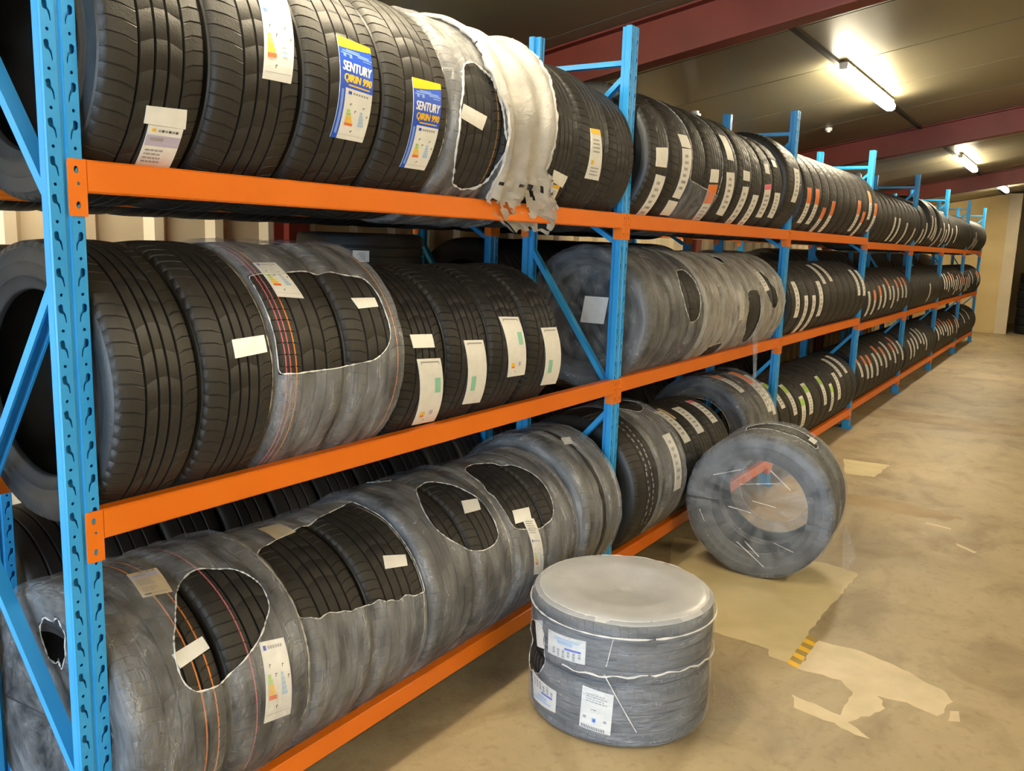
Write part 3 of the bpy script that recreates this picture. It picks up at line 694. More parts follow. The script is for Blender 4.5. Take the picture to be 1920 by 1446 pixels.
tyre(3.541, 3.785, .335, Z1, 'fifth tyre in the second bay top shelf, long white strip label', A4, [('strip', q(3.576, .5, 3.70, 1.6, 3.775, -39.8, 3.66, -38.4)), ('small', q(3.59, 36, 3.69, 36, 3.70, 12, 3.6, 12))])
tyre(3.791, 4.030, .335, Z1, 'sixth tyre in the second bay top shelf, square tag over strip', A4, [('small', q(3.85, 6, 3.96, 6, 3.965, -3, 3.855, -3)), ('strip', q(3.87, -8.6, 3.97, -8.1, 4.02, -54, 3.92, -54))])
tyre(4.036, 4.250, .325, Z1, 'seventh tyre in the second bay top shelf, low white strip', A4, [('strip', q(4.10, -12, 4.20, -11.8, 4.24, -52, 4.14, -52))])
tyre(4.256, 4.465, .325, Z1, 'eighth tyre in the second bay top shelf, pink-topped label', A4, [('pinkstrip', q(4.28, 0, 4.40, 2, 4.44, -34.5, 4.33, -34.5)), ('small', q(4.30, 22, 4.39, 22, 4.39, 12, 4.30, 12))])
tyre(4.471, 4.680, .325, Z1, 'ninth tyre in the second bay top shelf, short wide white label', A4, [('strip', q(4.50, -5.6, 4.61, -5.1, 4.66, -33.6, 4.55, -32.9)), ('small', q(4.5, 30, 4.58, 30, 4.58, 22, 4.5, 22))])
tyre(4.720, 5.060, .345, Z1, 'big tyre with exposed side left of the third upright, top shelf', A3, [('strip', q(4.858, 19.9, 4.976, 19.5, 4.936, -16.1, 4.833, -15.9)), ('small', q(4.78, 55, 4.9, 55, 4.92, 44, 4.8, 44))])
# --- bay two, middle shelf: film packs
tyre(2.690, 2.960, .335, Z2, 'film-covered tyre with side facing out, right of second upright, middle shelf', A3)
tyre(2.966, 3.210, .335, Z2, 'second tyre inside the first middle film pack of the second bay', A4)
tyre(3.216, 3.430, .330, Z2, 'third tyre of the first middle film pack, showing in an oval hole', A4)
tyre(3.440, 3.690, .325, Z2, 'fourth film-covered tyre in the second bay middle shelf', A4)
tyre(3.696, 3.940, .325, Z2, 'fifth film-covered tyre in the second bay middle shelf', A4)
tyre(3.950, 4.180, .322, Z2, 'sixth tyre in the second bay middle shelf, white strip over the film seam', A4, [('strip', q(4.00, 22.9, 4.08, 19.4, 4.09, -8.8, 4.01, -8.9))])
tyre(4.186, 4.430, .322, Z2, 'seventh tyre in the second bay middle shelf, bare in a tall film hole', A4)
tyre(4.436, 4.690, .322, Z2, 'eighth tyre in the second bay middle shelf, strip in the upper film hole', A4, [('strip', q(4.47, 48.5, 4.56, 46.6, 4.62, 19.6, 4.52, 18.3))])
tyre(4.696, 4.940, .322, Z2, 'last film-covered tyre before the third upright, middle shelf', A4)
# --- bay two, bottom shelf
tyre(2.620, 2.960, .36, Z3, 'chalk-marked tyre right of the second upright, bottom shelf', A3)
tyre(2.966, 3.240, .355, Z3, 'film-covered tyre beside the chalk-marked one, bottom shelf, long pale label', A4, [('strip', q(3.08, 40, 3.17, 40, 3.17, -8, 3.08, -8))])
tyre(3.250, 3.520, .325, Z3, 'bare dark tyre with leaning strip label, third in second bay bottom shelf', A4, [('strip', q(3.40, 76, 3.47, 74, 3.48, 32, 3.39, 32)), ('small', q(3.47, 78, 3.51, 78, 3.51, 58, 3.49, 58), 'kraft')])
tyre(3.526, 3.800, .32, Z3, 'dark tyre with thick white strip, behind the standing floor pack', A4, [('strip', q(3.64, 74, 3.74, 73, 3.73, 36, 3.63, 36))])
tyre(3.806, 4.080, .32, Z3, 'dark tyre with red-tipped strip, behind the standing floor pack', A4, [('pinkstrip', q(3.90, 78, 3.97, 76, 3.99, 40, 3.90, 40))])
tyre(4.320, 4.600, .355, Z3, 'big film-covered tyre with bluish side, bottom shelf before third upright', A3, [('orangestrip', q(4.42, 95, 4.5, 92, 4.52, 50, 4.44, 50))])
tyre(4.606, 4.900, .355, Z3, 'film-covered tyre with orange and white strips, bottom shelf before third upright', A4, [('orangestrip', q(4.70, 82, 4.78, 82, 4.80, 20, 4.72, 20)), ('strip', q(4.80, 70, 4.86, 70, 4.87, 15, 4.81, 15))])
# --- bay three: mid-distance tyres
def lab3(kind, y, t0, t1, lw=.085, slant=.0): return (kind, q(y-lw/2, t0, y+lw/2, t0, y+lw/2+slant, t1, y-lw/2+slant, t1))
def row3(z, Ro, edges, labs, shelf):
    for i, (a, b) in enumerate(zip(edges[:-1], edges[1:])):
        if b-a > .5: continue
        has = labs.get(i, [])
        tyre(a+.002, b-.002, Ro, z, 'black tyre%s, third bay, %s shelf, %s from the left' % ('' if not has else ' with '+{'strip': 'white strip', 'orangestrip': 'orange-topped strip', 'limestrip': 'green-tinged strip'}[has[0][0]], shelf, ORD[i+1]), A4, has,
             group='third bay tyres')
E1 = [5.185, 5.415, 5.645, 5.88, 6.11, 6.33, 6.55, 6.79, 7.02, 7.24, 7.46, 7.685]
row3(Z1, .33, E1, {0: [lab3('orangestrip', 5.27, 7, -36, .1, .03)], 1: [lab3('orangestrip', 5.49, 8, -36, .1, .03)], 2: [lab3('orangestrip', 5.76, -12, -47, .09, .03)], 3: [lab3('orangestrip', 5.99, -2, -46, .09, .04)],
     7: [lab3('orangestrip', 6.88, 7, -39, .1, .03)], 8: [lab3('orangestrip', 7.12, -7, -47, .09, .03)], 9: [lab3('orangestrip', 7.34, 26, -17, .1, .0)], 10: [lab3('orangestrip', 7.57, 9, -36, .1, .02)]}, 'top')
E2 = [5.19, 5.42, 5.65, 5.88, 6.10, 6.33, 6.56, 6.79, 7.02, 7.24, 7.46, 7.68]
row3(Z2, .302, E2, {0: [lab3('strip', 5.33, 34, -15, .1)], 1: [lab3('strip', 5.56, 13, -43, .09)], 2: [lab3('strip', 5.78, 12, -50, .09)], 3: [lab3('strip', 6.0, 32, -20, .11)], 4: [lab3('strip', 6.2, 66, 27, .09)], 5: [lab3('strip', 6.45, 70, 30, .09)], 9: [lab3('strip', 7.36, 50, 2, .1)], 10: [lab3('strip', 7.58, 48, 0, .1)]}, 'middle')
row3(Z3, .302, E2, {0: [lab3('limestrip', 5.30, 72, 25, .09)], 1: [lab3('limestrip', 5.55, 57, 9, .09)], 2: [lab3('limestrip', 5.78, 30, -15, .11)], 3: [lab3('limestrip', 6.0, 46, -2, .11)], 5: [lab3('limestrip', 6.45, 48, 0, .09)], 6: [lab3('limestrip', 6.7, 28, -17, .09)], 7: [lab3('strip', 6.95, 42, -4, .1)], 8: [lab3('strip', 7.15, 74, 30, .09)], 9: [lab3('strip', 7.38, 78, 32, .09)]}, 'bottom')
# --- far rack, bays four to seven
rf = random.Random(11)
for bi in range(4):
    y0, y1 = UY2[bi]+.012, UY2[bi+1]-PW-.012
    for z, shelf in LV2:
        n = 10; w = (y1-y0)/n
        for i in range(n):
            Ro = .318 if shelf == 'top' else .30
            if shelf == 'top' and bi == 1 and i in (2, 3, 5): Ro = .345
            pr_ = {('top', 0): .75, ('top', 1): .8, ('top', 2): .5, ('top', 3): .2, ('middle', 0): .85, ('middle', 1): .25, ('middle', 2): .8, ('middle', 3): .5, ('bottom', 0): .95, ('bottom', 1): .7, ('bottom', 2): .9, ('bottom', 3): .3}[(shelf, bi)]
            if shelf == 'top' and bi == 0 and i < 2: pr_ = 0
            fl_ = []
            if rf.random() < pr_:
                kd = 'orangestrip' if (shelf == 'middle' and rf.random() < .6) or (shelf == 'bottom' and bi in (0, 2) and rf.random() < .6) else 'strip'
                a0 = {'top': -18, 'middle': 6, 'bottom': 28}[shelf]+rf.uniform(-14, 14)
                fl_ = [(kd, rf.uniform(-.03, .03), a0, .085, 46)]
            tyre(y0+i*w+.002, y0+(i+1)*w-.002, Ro, z, '%s in the %s bay, %s shelf, %s from the left' % ('black tyre' if not fl_ else ('tyre with white strip' if fl_[0][0] == 'strip' else 'tyre with orange-topped strip'), ORD[bi+4], shelf, ORD[i+1]), near=False, xc=-.285, group='far rack tyres', far_labels=fl_)
# --- rear rack tyres, seen through the gaps
def rear_row(y0, y1, n, z, shelf, bay, skip=(), Ro=.312):
    w = (y1-y0)/n
    for i in range(n):
        if i in skip: continue
        tyre(y0+i*w+.002, y0+(i+1)*w-.002, Ro, z, 'dark tyre on the rear rack, %s shelf of its %s bay, %s from the left' % (shelf, bay, ORD[i+1]), near=False, xc=BXF-.265, group='rear rack tyres')
rear_row(.27, 1.72, 6, Z2, 'middle', 'first')
rear_row(.27, 2.76, 10, Z3, 'bottom', 'first')
rear_row(.27, 2.76, 10, Z1, 'top', 'first')
rear_row(2.87, 5.5, 10, Z2, 'middle', 'second', (), .345)
rear_row(2.87, 5.35, 10, Z1, 'top', 'second')
rear_row(2.87, 5.35, 10, Z3, 'bottom', 'second')
rear_row(5.62, 8.2, 10, Z3, 'bottom', 'third')
rear_row(5.62, 8.2, 10, Z2, 'middle', 'third', (0, 1, 2, 3, 7, 8), .33)
for k in range(3, 7): rear_row(BY[k]+.02, BY[k+1]-.1, 10, Z2, 'middle', ORD[k+1], (8, 9) if k == 6 else (), .345)
def flat_tyre(x, y, z0, Ro, w, label, labels=(), near=False, group=None):
    t = tag(link('tyre', far_mesh(Ro, w)), label, 'tyre', group); t.location = (x, y, z0+w/2); t.rotation_euler = (R_(90), 0, 0)
    for kind, a, rw, span in labels:
        c = link('paper_label', patch_mesh([(-rw/2, a-span/2), (-rw/2, a+span/2), (rw/2, a+span/2), (rw/2, a-span/2)], Ro, kind), t)
    return t
for i in range(3):
    flat_tyre(BXF-.265, 2.06, Z2+.002+i*.212, .30, .208, 'dark tyre lying flat on the rear rack, %s of its stack' % ('lowest', 'middle', 'topmost, two white labels')[i], () if i < 2 else (('strip', 46, .05, 14),), group='flat tyres on the rear rack')
# --- tyre stacks beyond the end wall opening
for s, (x, y, n) in enumerate(((.86, 21.75, 7), (1.56, 21.75, 7), (.98, 22.6, 11))):
    for i in range(n):
        flat_tyre(x+random.uniform(-.01, .01), y, .001+i*.196, .33, .194, 'black tyre lying flat past the end wall, %s from the floor, %s stack' % (ORD[i+1], ('left front', 'right front', 'rear')[s]), (('small', -95, .05, 12),) if s == 2 and i in (7, 8, 9) else (), group='flat tyre stacks')

# ------------------------------------------------------------------ stretch film
def wrap_mesh(y0, y1, Ro, face0, face1, seams, holes, amp, seed, face_bulge=.006, fhole=None):
    """film sleeve about local Y. face0/face1: inner radius of the film on each side face (None: open at the shoulder)"""
    prof = []     # (y, r, kind)
    if face0 is not None:
        k = max(3, int((Ro*.93-face0)/.022))
        prof += [(y0-face_bulge*.6, face0+(Ro*.93-face0)*i/k, 1) for i in range(k)]
    prof += [(y0-.004, Ro*.93, 1), (y0+.004, Ro*.965, 1), (y0+.014, Ro*.988, 2)]
    n = max(6, int((y1-y0-.05)/.0115))
    prof += [(y0+.025+(y1-y0-.05)*i/n, Ro, 0) for i in range(n+1)]
    prof += [(y1-.014, Ro*.988, 2), (y1-.004, Ro*.965, 1), (y1+.004, Ro*.93, 1)]
    if face1 is not None:
        k = max(3, int((Ro*.93-face1)/.022))
        prof += [(y1+face_bulge*.6, Ro*.93-(Ro*.93-face1)*(i+1)/k, 1) for i in range(k)]
    N = int(2*pi*Ro/.0125); n = len(prof)
    def h(y, a):
        return min([f(y, a) for f in holes]) if holes else 1
    V2 = [[(y, 360.0*i/N-180) for (y, r, k) in prof] for i in range(N)]
    keepf = []
    for i in range(N):
        i2 = (i+1) % N; ac = 360.0*(i+.5)/N-180
        for j in range(n-1):
            inside = h((prof[j][0]+prof[j+1][0])/2, ac) < 0 and (prof[j][1] > Ro*.94 and prof[j+1][1] > Ro*.94)
            if fhole and j < n/3 and prof[j+1][1] < Ro*.94:
                rc = (prof[j][1]+prof[j+1][1])/2; hx, hz, hr = fhole
                xx, zz = rc*cos(R_(ac)), rc*sin(R_(ac))
                if math.hypot(xx-hx, zz-hz) < hr*(1+.25*noise.noise(Vector((xx*40, zz*40, 2)))): inside = True
            keepf.append(not inside)
    # pull the cut edge onto the outline
    cut = set(); kept = set()
    for i in range(N):
        i2 = (i+1) % N
        for j in range(n-1):
            s = ((i, j), (i, j+1), (i2, j+1), (i2, j)); (kept if keepf[i*(n-1)+j] else cut).update(s)
    for (i, j) in cut & kept:
        y, a = V2[i][j]; y_, a_ = y, a
        for _ in range(4):
            f0 = h(y, a); e = .002; ea = math.degrees(e/Ro)
            gy = (h(y+e, a)-f0)/e; ga = (h(y, a+ea)-f0)/e
            g2 = gy*gy+ga*ga
            if g2 < 1e-6: break
            dy, da = -f0*gy/g2, -f0*ga/g2; L = math.hypot(dy, da)
            if L > .008: dy *= .008/L; da *= .008/L
            y += dy; a += math.degrees(da/Ro)
        if abs(y-y_)+abs(a-a_)*R_(1)*Ro < .022 and prof[j][2] == 0: V2[i][j] = (y, a)
    v = []; uv = []
    for i in range(N):
        for j, (yp, r, kd) in enumerate(prof):
            y, a = V2[i][j]; ar = R_(a)
            nz = noise.noise(Vector((cos(ar)*4.5, y*16+seed, sin(ar)*4.5)))*.6+noise.noise(Vector((cos(ar)*13, y*34+seed, sin(ar)*13)))*.4
            if r > Ro*.94:
                sag = sum(.012*math.exp(-((y-s)/.022)**2) for s in seams)
                rr = r+.004+amp*max(nz, -.35)-sag; yy = y
            else:
                rr = r; t = (r/Ro); yy = y+(-1 if j < n/2 else 1)*(amp*.9*max(nz, -.3)) - (-1 if j < n/2 else 1)*.03*max(0, .62-t)
            v.append((rr*cos(ar), yy, rr*sin(ar))); uv.append((i/N*2*pi*Ro*.45, y if r > Ro*.94 else y0+(r-Ro)))
    f = []
    for i in range(N):
        i2 = (i+1) % N
        for j in range(n-1):
            if keepf[i*(n-1)+j]: f.append((i*n+j, i*n+j+1, i2*n+j+1, i2*n+j))
    return v, f, uv
def boundary_loops(f):
    cnt = {}
    for q_ in f:
        for a, b in zip(q_, q_[1:]+q_[:1]): cnt[(a, b)] = 1
    nxt = {a: b for (a, b) in cnt if (b, a) not in cnt}
    loops = []
    while nxt:
        s = next(iter(nxt)); L = [s]; c = nxt.pop(s)
        while c != s and c in nxt: L.append(c); c = nxt.pop(c)
        if len(L) > 6: loops.append(L)
    return loops
def smooth_loop(P, it=2):
    for _ in range(it): P = [(P[i-1]+2*P[i]+P[(i+1) % len(P)])/4 for i in range(len(P))]
    return P
def film_wrap(label, y0, y1, Ro, z=None, m='film', face0=None, face1=None, seams=(), holes=(), amp=.006, seed=0, xc=XC, at=None, rot=None, edge=.0014, name='film_wrap', fhole=None):
    if at is None: Ro += DR
    yc = (y0+y1)/2
    hl = [(lambda y, a, f=f: f(y+yc, a)) for f in holes]
    v, f, uv = wrap_mesh(y0-yc, y1-yc, Ro, face0, face1, [s-yc for s in seams], hl, amp, seed, .006, fhole)
    o = link(name, mesh(name, v, f, M[m], None, True, uv))
    if at is None: o.location = (xc, yc, zax(z, Ro))
    else: o.location = at; o.rotation_euler = rot
    tag(o, label, 'plastic film', 'stretch film wraps')
   
    for L in boundary_loops(f):
        if len(L) < 30: continue
        e = MB(); e.tube(smooth_loop([Vector(v[i]) for i in L]), edge, 5, 0, True, .85)
        link('torn_edge', e.mesh('torn_edge', M['edge'], True), o)
    return o, yc
def ell(yc, ac, ay, aa, shear=0, p=2, rough=.06, seed=0):
    def f(y, a):
        u = (y-yc-shear*(a-ac))/ay; w = (a-ac)/aa
        return (abs(u)**p+abs(w)**p)**(1/p)-1+rough*noise.noise(Vector((y*18+seed, a*.09, seed)))
    return f
def outline(pts, Rm, rough=.004, seed=0):
    P = [(y, R_(a)*Rm) for y, a in pts]
    for _ in range(2):
        Q = []
        for (x0, y0), (x1, y1) in zip(P, P[1:]+P[:1]): Q += [(x0*.75+x1*.25, y0*.75+y1*.25), (x0*.25+x1*.75, y0*.25+y1*.75)]
        P = Q
    E = list(zip(P, P[1:]+P[:1]))
    def f(y, a):
        z = R_(a)*Rm; d = 9; ins = False
        for (x0, y0), (x1, y1) in E:
            vx, vy = x1-x0, y1-y0; t = max(0, min(1, ((y-x0)*vx+(z-y0)*vy)/(vx*vx+vy*vy+1e-12)))
            d = min(d, math.hypot(y-x0-vx*t, z-y0-vy*t))
            if (y0 > z) != (y1 > z) and y < (x1-x0)*(z-y0)/(y1-y0)+x0: ins = not ins
        return (-d if ins else d)*20+rough*20*noise.noise(Vector((y*22+seed, z*22, seed)))
    return f
def band(lo, hi):
    return lambda y, a: max(lo(y)-a, a-hi(y))/40
# near top shelf: torn wrap with a crumpled flap hanging over the beam
t0, c0 = film_wrap('torn white film over two tyres on the near top shelf, flap hanging down', 1.157, 1.735, .330, Z1, 'film2', None, None, (1.453,), [outline([(1.238, 25.7), (1.295, 29.6), (1.34, 28.2), (1.393, 23.5), (1.464, -7.5), (1.485, -15.8), (1.423, -36.9), (1.359, -41.6), (1.264, -40), (1.234, -35.5), (1.19, -14.1), (1.19, 5.2)], .343, .006, 1)], .010, 3, edge=.003)
fl = MB(); rows = []
EDG = [(135, 1.30, 1.74), (110, 1.33, 1.77), (85, 1.36, 1.79), (60, 1.385, 1.80), (45, 1.385, 1.80), (27, 1.365, 1.775), (10, 1.41, 1.755), (-8, 1.44, 1.745), (-22, 1.45, 1.74), (-32, 1.43, 1.80), (-42, 1.42, 1.88), (-50, 1.52, 1.94), (-57, 1.66, 1.965)]
def lerp_e(a):
    for (a0, l0, r0), (a1, l1, r1) in zip(EDG[:-1], EDG[1:]):
        if a <= a0 and a >= a1:
            t = (a0-a)/(a0-a1); return l0+(l1-l0)*t, r0+(r1-r0)*t
    return EDG[-1][1:]
NA, NYY = 110, 26; fv = []; fu = []
for i in range(NA+1):
    a = 135-192*i/NA; l_, r_ = lerp_e(a); l_ += .014*noise.noise(Vector((a*.11, 1, 0))); r_ += .02*noise.noise(Vector((a*.13, 7, 0)))
    for j in range(NYY+1):
        u = j/NYY; y = l_+(r_-l_)*u
        nz = noise.noise(Vector((y*13, a*.022, 3)))+.35*noise.noise(Vector((y*30, a*.06, 9)))
        Rr = .343+.014+.016*max(nz, -.5)+.012*math.exp(-((u-.08)/.07)**2)+.014*math.exp(-((u-.9)/.1)**2)
        if a < -22: Rr += .0016*(-22-a)+ (0.02*abs(noise.noise(Vector((y*14, a*.2, 5)))) if a < -28 else 0)
        fv.append((Rr*cos(R_(a)), y-c0, Rr*sin(R_(a)))); fu.append((i*.02, u*.35))
ff = [(i*(NYY+1)+j, i*(NYY+1)+j+1, (i+1)*(NYY+1)+j+1, (i+1)*(NYY+1)+j) for i in range(NA) for j in range(NYY)
      if not (i > NA-16 and noise.noise(Vector((j*.35, i*.22, 2))) > .18)]
link('hanging_flap', mesh('hanging_flap', fv, ff, M['flap'], None, True, fu), t0)
e = MB(); e.tube([(fv[i*(NYY+1)]) for i in range(0, NA-8)], .006, 6, 0, False, .5); e.tube([(fv[i*(NYY+1)+NYY]) for i in range(0, NA-8)], .007, 6, 0, False, .5)
link('rolled_hem', e.mesh('rolled_hem', M['flap'], True), t0)
# middle shelf, near bay
film_wrap('clear film around two pink and orange lined tyres, middle shelf, big opening', .453, .953, .329, Z2, 'film2', None, .24, (.702,), [ell(.60, 25, .285, 24, .0, 4, .04, 5)], .006, 8)
# bottom shelf, near bay
film_wrap('silvery film round the orange-lined pair, bottom shelf behind the first upright', .004, .553, .342, Z3, 'film', .02, None, (.278,), [outline([(.30, 72.4), (.438, 62.6), (.485, 45.6), (.445, 34.5), (.353, 24.2), (.24, 16.7), (.157, 20.8), (.152, 30.6), (.174, 44.1)], .355, .006, 9)], .010, 21, edge=.0018, fhole=(.03, .235, .062))
film_wrap('clear film over the lower half of the second pair, bottom shelf', .560, 1.085, .329, Z3, 'film2', None, None, (.823,), [band(lambda y: 30-28*(y-.565)+3*noise.noise(Vector((y*25, 0, 0))), lambda y: 74+32*(y-.6))], .007, 33)
film_wrap('clear film of the third pack with a large round torn hole, bottom shelf', 1.092, 1.603, .336, Z3, 'film', .22, None, (1.348,), [outline([(1.303, 75.7), (1.372, 79.4), (1.452, 72.5), (1.498, 60.5), (1.534, 46.3), (1.533, 31.3), (1.498, 21.8), (1.391, 21.2), (1.288, 29.7), (1.213, 42.9), (1.223, 57.5)], .349, .004, 12), ell(1.29, 102, .05, 7)], .008, 40)
film_wrap('clear film of the fourth pack, torn open over its top, bottom shelf', 1.609, 2.113, .329, Z3, 'film2', None, None, (1.861,), [outline([(1.64, 82), (1.734, 86), (1.891, 73.2), (1.961, 54.8), (1.963, 34.8), (1.923, 22.6), (1.83, 18.4), (1.63, 26), (1.628, 35), (1.628, 60)], .342, .004, 14)], .007, 52)
film_wrap('bluish film covering the tall tyre left of the second upright, bottom shelf', 2.122, 2.483, .352, Z3, 'film2', .22, None, (2.30,), [], .009, 60)
# second bay
film_wrap('thin clear film low on two tyres, second bay top shelf', 3.104, 3.538, .337, Z1, 'film', None, None, (3.295,), [band(lambda y: -17-20*(y-3.3), lambda y: 200)], .006, 71)
x1_, _ = film_wrap('clear film closing the side of the first pack, second bay middle shelf', 2.686, 3.434, .337, Z2, 'film', .0, None, (2.963, 3.213), [outline([(3.141, 41), (3.27, 43), (3.34, 28.7), (3.332, 12), (3.293, -3), (3.23, -7), (3.14, 1), (3.09, 17)], .350, .005, 18)], .009, 77)
lq = MB(); lz = zax(Z2, .350)
for i in range(5):
    for j in range(5):
        u, t = j/4, i/4; lq.v.append((-.263+.132*u-.02*t-XC, 2.683-3.06-.004*u, 1.46-.13*t-lz))
lq.f = [(i*5+j, (i+1)*5+j, (i+1)*5+j+1, i*5+j+1) for i in range(4) for j in range(4)]; lq.mi = [0]*16
link('paper_label', lq.mesh('paper_label', M['white']), x1_)
film_wrap('clear film of the second pack, low oval hole, second bay middle shelf', 3.437, 3.944, .327, Z2, 'film4', None, None, (3.693,), [ell(3.77, -46, .15, 14, .003)], .009, 83)
x3_, c3 = film_wrap('clear film of the third pack, two oval holes and a hanging tail', 3.947, 4.944, .325, Z2, 'film4', None, None, (4.183, 4.433, 4.693), [outline([(4.16, 20), (4.312, 21), (4.388, 13.5), (4.40, -6.6), (4.39, -24.9), (4.40, -42), (4.25, -38), (4.15, -8)], .338, .006, 3), outline([(4.46, 44), (4.62, 39), (4.742, 20), (4.755, 2.3), (4.68, -5), (4.54, 7)], .338, .006, 5), ell(4.05, 62, .05, 8)], .010, 90)
tb = MB(); tv = []; tu = []
zc3 = zax(Z2, .338)
for i in range(9):
    t = i/8; wd = .075*(1-t)**.8+.004
    for j in range(6):
        u = j/5-.5; tv.append((-XC+.062+.012*math.sin(u*9)-(.0 if t < .3 else .0)+.012*t, 4.36+u*2*wd+.02*t-c3, 1.20-.30*t-zc3+.012*sin(u*5))); tu.append((t*.3, u*.2))
tf = [(i*6+j, i*6+j+1, (i+1)*6+j+1, (i+1)*6+j) for i in range(8) for j in range(5)]
link('film_tail', mesh('film_tail', tv, tf, M['film2'], None, True, tu), x3_)
film_wrap('clear film sleeve over the chalk-marked pair, second bay bottom shelf', 2.86, 3.243, .360, Z3, 'film2', None, None, (2.963,), [ell(3.08, 78, .10, 12)], .007, 101)
film_wrap('glossy film over the pair with orange strips, bottom shelf before third upright', 4.316, 4.903, .358, Z3, 'film', .23, None, (4.603,), [], .006, 110)

# chalk marks on the tread right of the second upright
def find(lbl): return [o for o in COL.objects if o.get('label', '').startswith(lbl)][0]
th = find('chalk-marked tyre right'); yc_ = 2.79
for col, yy in enumerate((2.745, 2.80)):
    a = 62
    while a > -26:
        L = random.uniform(1.2, 3.6); o1 = random.uniform(-.008, .008)
        ch = MB(); ch.add([(.3748*cos(R_(b)), yy-yc_+o1+s, .3748*sin(R_(b))) for b, s in ((a, -.006), (a, .006), (a-L, .006), (a-L, -.006))], [(0, 1, 2, 3)])
        a -= L+random.uniform(1, 3.5)
        link('chalk_mark', ch.mesh('chalk_mark', M['grey']), th)

# ------------------------------------------------------------------ packs on the aisle floor
def floor_tyre(Ro, w, y_local, at, rot, label, labels=(), style=('ribs',)):
    t = empty('tyre', at, label, 'tyre', 'tyres on the aisle floor'); t.rotation_euler = rot
    T, A, B = tyre_meshes(Ro, w, style)
    for nm, me in (('tread', T), ('sidewall', A), ('sidewall', B)): link(nm, me, t)
    for lb in labels: link('paper_label', patch_mesh(lb[1], Ro, lb[0], lb[2] if len(lb) > 2 else 'white', y_local), t)
    return t
# pair lying flat
FC = (.465, 1.75); FR = .334; FH = .452
RX = (R_(90), 0, 0)
floor_tyre(FR, .222, .113, (FC[0], FC[1], .113), RX, 'lower tyre of the flat film-wrapped pair on the floor, two pale blue labels',
           [('eublue', q(.064, 104.8, .146, 104.7, .144, 136.6, .048, 131)), ('form', q(.211, 86, .198, 66.9, .047, 67.8, .058, 87))])
floor_tyre(FR, .222, .339, (FC[0], FC[1], .339), RX, 'upper tyre of the flat film-wrapped pair on the floor, labels on its left',
           [('small', q(.372, 122.4, .344, 134.5, .258, 128.1, .273, 118.9)), ('eublue', q(.373, 85.2, .287, 85.2, .274, 114.1, .360, 114.5))])
fo, _ = film_wrap('cloudy film around the flat pair of tyres on the floor', 0, FH, FR+.002, None, 'film3', .20, None, (.226,),
                  [ell(.245, 132, .10, 15, -.0012, 3)], .004, 120, at=(FC[0], FC[1], FH/2+.003), rot=RX)
# milky cap of the pack: film stretched over the upper face, sunk over the bore
cv = [(0, FH+.0-FH/2-.02, 0)]; cu_ = [(0, 0)]; NR, NT = 16, 72
for i in range(1, NR+1):
    r = (FR-.004)*i/NR; t = i/NR
    dip = -.024*max(0, 1-(t/.62)**2) if t < .62 else 0
    edge_ = -.016*max(0, (t-.86)/.14)**2
    for j in range(NT):
        a = 2*pi*j/NT
        cv.append((r*cos(a), FH/2+.010+dip+edge_+.004*noise.noise(Vector((r*cos(a)*9, r*sin(a)*4, 4))), r*sin(a))); cu_.append((r*cos(a)*1.4, r*sin(a)*1.4))
cf = [(0, 1+(j+1) % NT, 1+j) for j in range(NT)]+[(1+i*NT+j, 1+i*NT+(j+1) % NT, 1+(i+1)*NT+(j+1) % NT, 1+(i+1)*NT+j) for i in range(NR-1) for j in range(NT)]
link('film_cap', mesh('film_cap', cv, cf, M['milky'], None, True, cu_), fo)
sm = MB(); Rf = FR+.009
def on(zv, a): return (Rf*cos(R_(a)), zv-FH/2, Rf*sin(R_(a)))
sm.tube([on(.268+.010*sin(a*.05)+.004*sin(a*.4), a) for a in range(100, -60, -4)], .0028, 5, 0, False, .6)
sm.tube([on(.27-.201*t, 73-20*t) for t in [i/10 for i in range(11)]], .0022, 5, 0, False, .3)
sm.tube([on(.30+.10*t, 72-3*t) for t in [i/6 for i in range(7)]], .0018, 5, 0, False, .3)
sm.tube([on(.405, a) for a in range(-180, 180, 5)], .003, 5, 0, True, .6)
link('film_seam', sm.mesh('film_seam', M['edge'], True), fo)
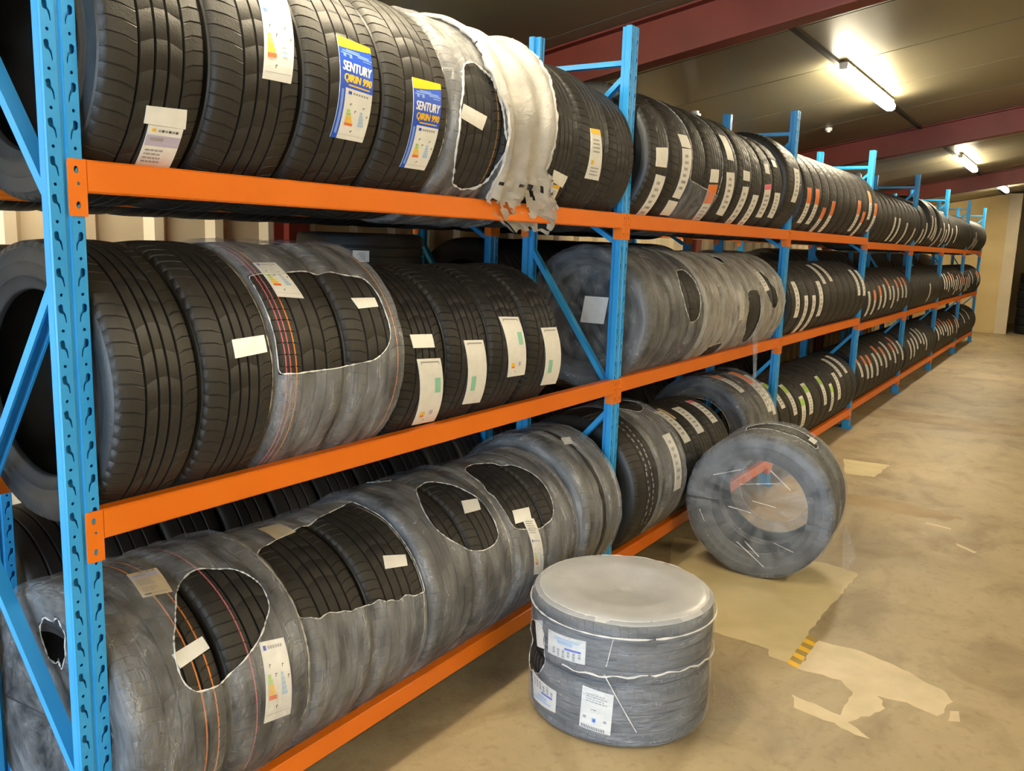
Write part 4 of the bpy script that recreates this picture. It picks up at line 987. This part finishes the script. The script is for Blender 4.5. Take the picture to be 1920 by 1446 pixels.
dk = MB(); dk.add([(.012*cos(i*pi/4)+.16, FH/2+.0125, .012*sin(i*pi/4)+.19) for i in range(8)], [tuple(range(8))]); 
# pair standing on edge, face towards the camera
AN = R_(95); SW = .45; SR = .382
sx, sy = .485, 3.28
dv = Vector((cos(AN), sin(AN), 0)); RZ = (0, 0, AN-pi/2)
for i, (s, nm) in enumerate(((.25, 'front'), (.75, 'rear'))):
    p = Vector((sx, sy, SR+.001))+dv*(SW*s)
    floor_tyre(SR, SW/2-.004, 0, tuple(p), RZ, '%s tyre of the film-wrapped pair standing on edge in the aisle' % nm,
               [('small', q(-.06, 62, .03, 62, .03, 56, -.06, 56))] if i else (), ('asym',))
so, _ = film_wrap('shiny clear film around the pair of tyres standing on edge', 0, SW, SR+.002, None, 'film5', .0, .20, (SW/2,), [ell(.25, 82, .085, 30, 0, 2.4, .06, 3)], .006, 131,
                  at=tuple(Vector((sx, sy, SR+.003))+dv*(SW/2)), rot=RZ, edge=.0014)
tv = []; tu = []
for i in range(6):
    for j in range(6):
        u, t = j/5, i/5; tv.append((SR+.004-.02*t+.11*t*(.4+.6*u), .10+.14*u-.02*t, -.16-.19*t+.02*sin(u*7+t*3))); tu.append((u*.2, t*.2))
link('film_tail', mesh('film_tail', tv, [(i*6+j, i*6+j+1, (i+1)*6+j+1, (i+1)*6+j) for i in range(5) for j in range(5)], M['film2'], None, True, tu), so)
# creases pulled tight across its open face
for (xa, za, xb, zb) in ((-.10, .11, .10, .145), (-.03, .03, .09, .015), (-.15, -.02, -.03, -.035), (-.09, -.20, .06, -.31), (-.05, -.19, .03, -.26), (-.24, .14, -.10, .19), (.05, .21, .16, .12), (.10, -.17, .20, -.20), (-.30, -.06, -.27, -.12)):
    cr = MB(); cr.tube([(xa+(xb-xa)*t, -SW/2-.006+.016*max(0, 1-((xa+xb)**2/4+(za+zb)**2/4)/.06), za+(zb-za)*t) for t in (0, .25, .5, .75, 1)], .0022, 5, 0, False, .5)
    link('film_crease', cr.mesh('film_crease', M['edge'], True), so)
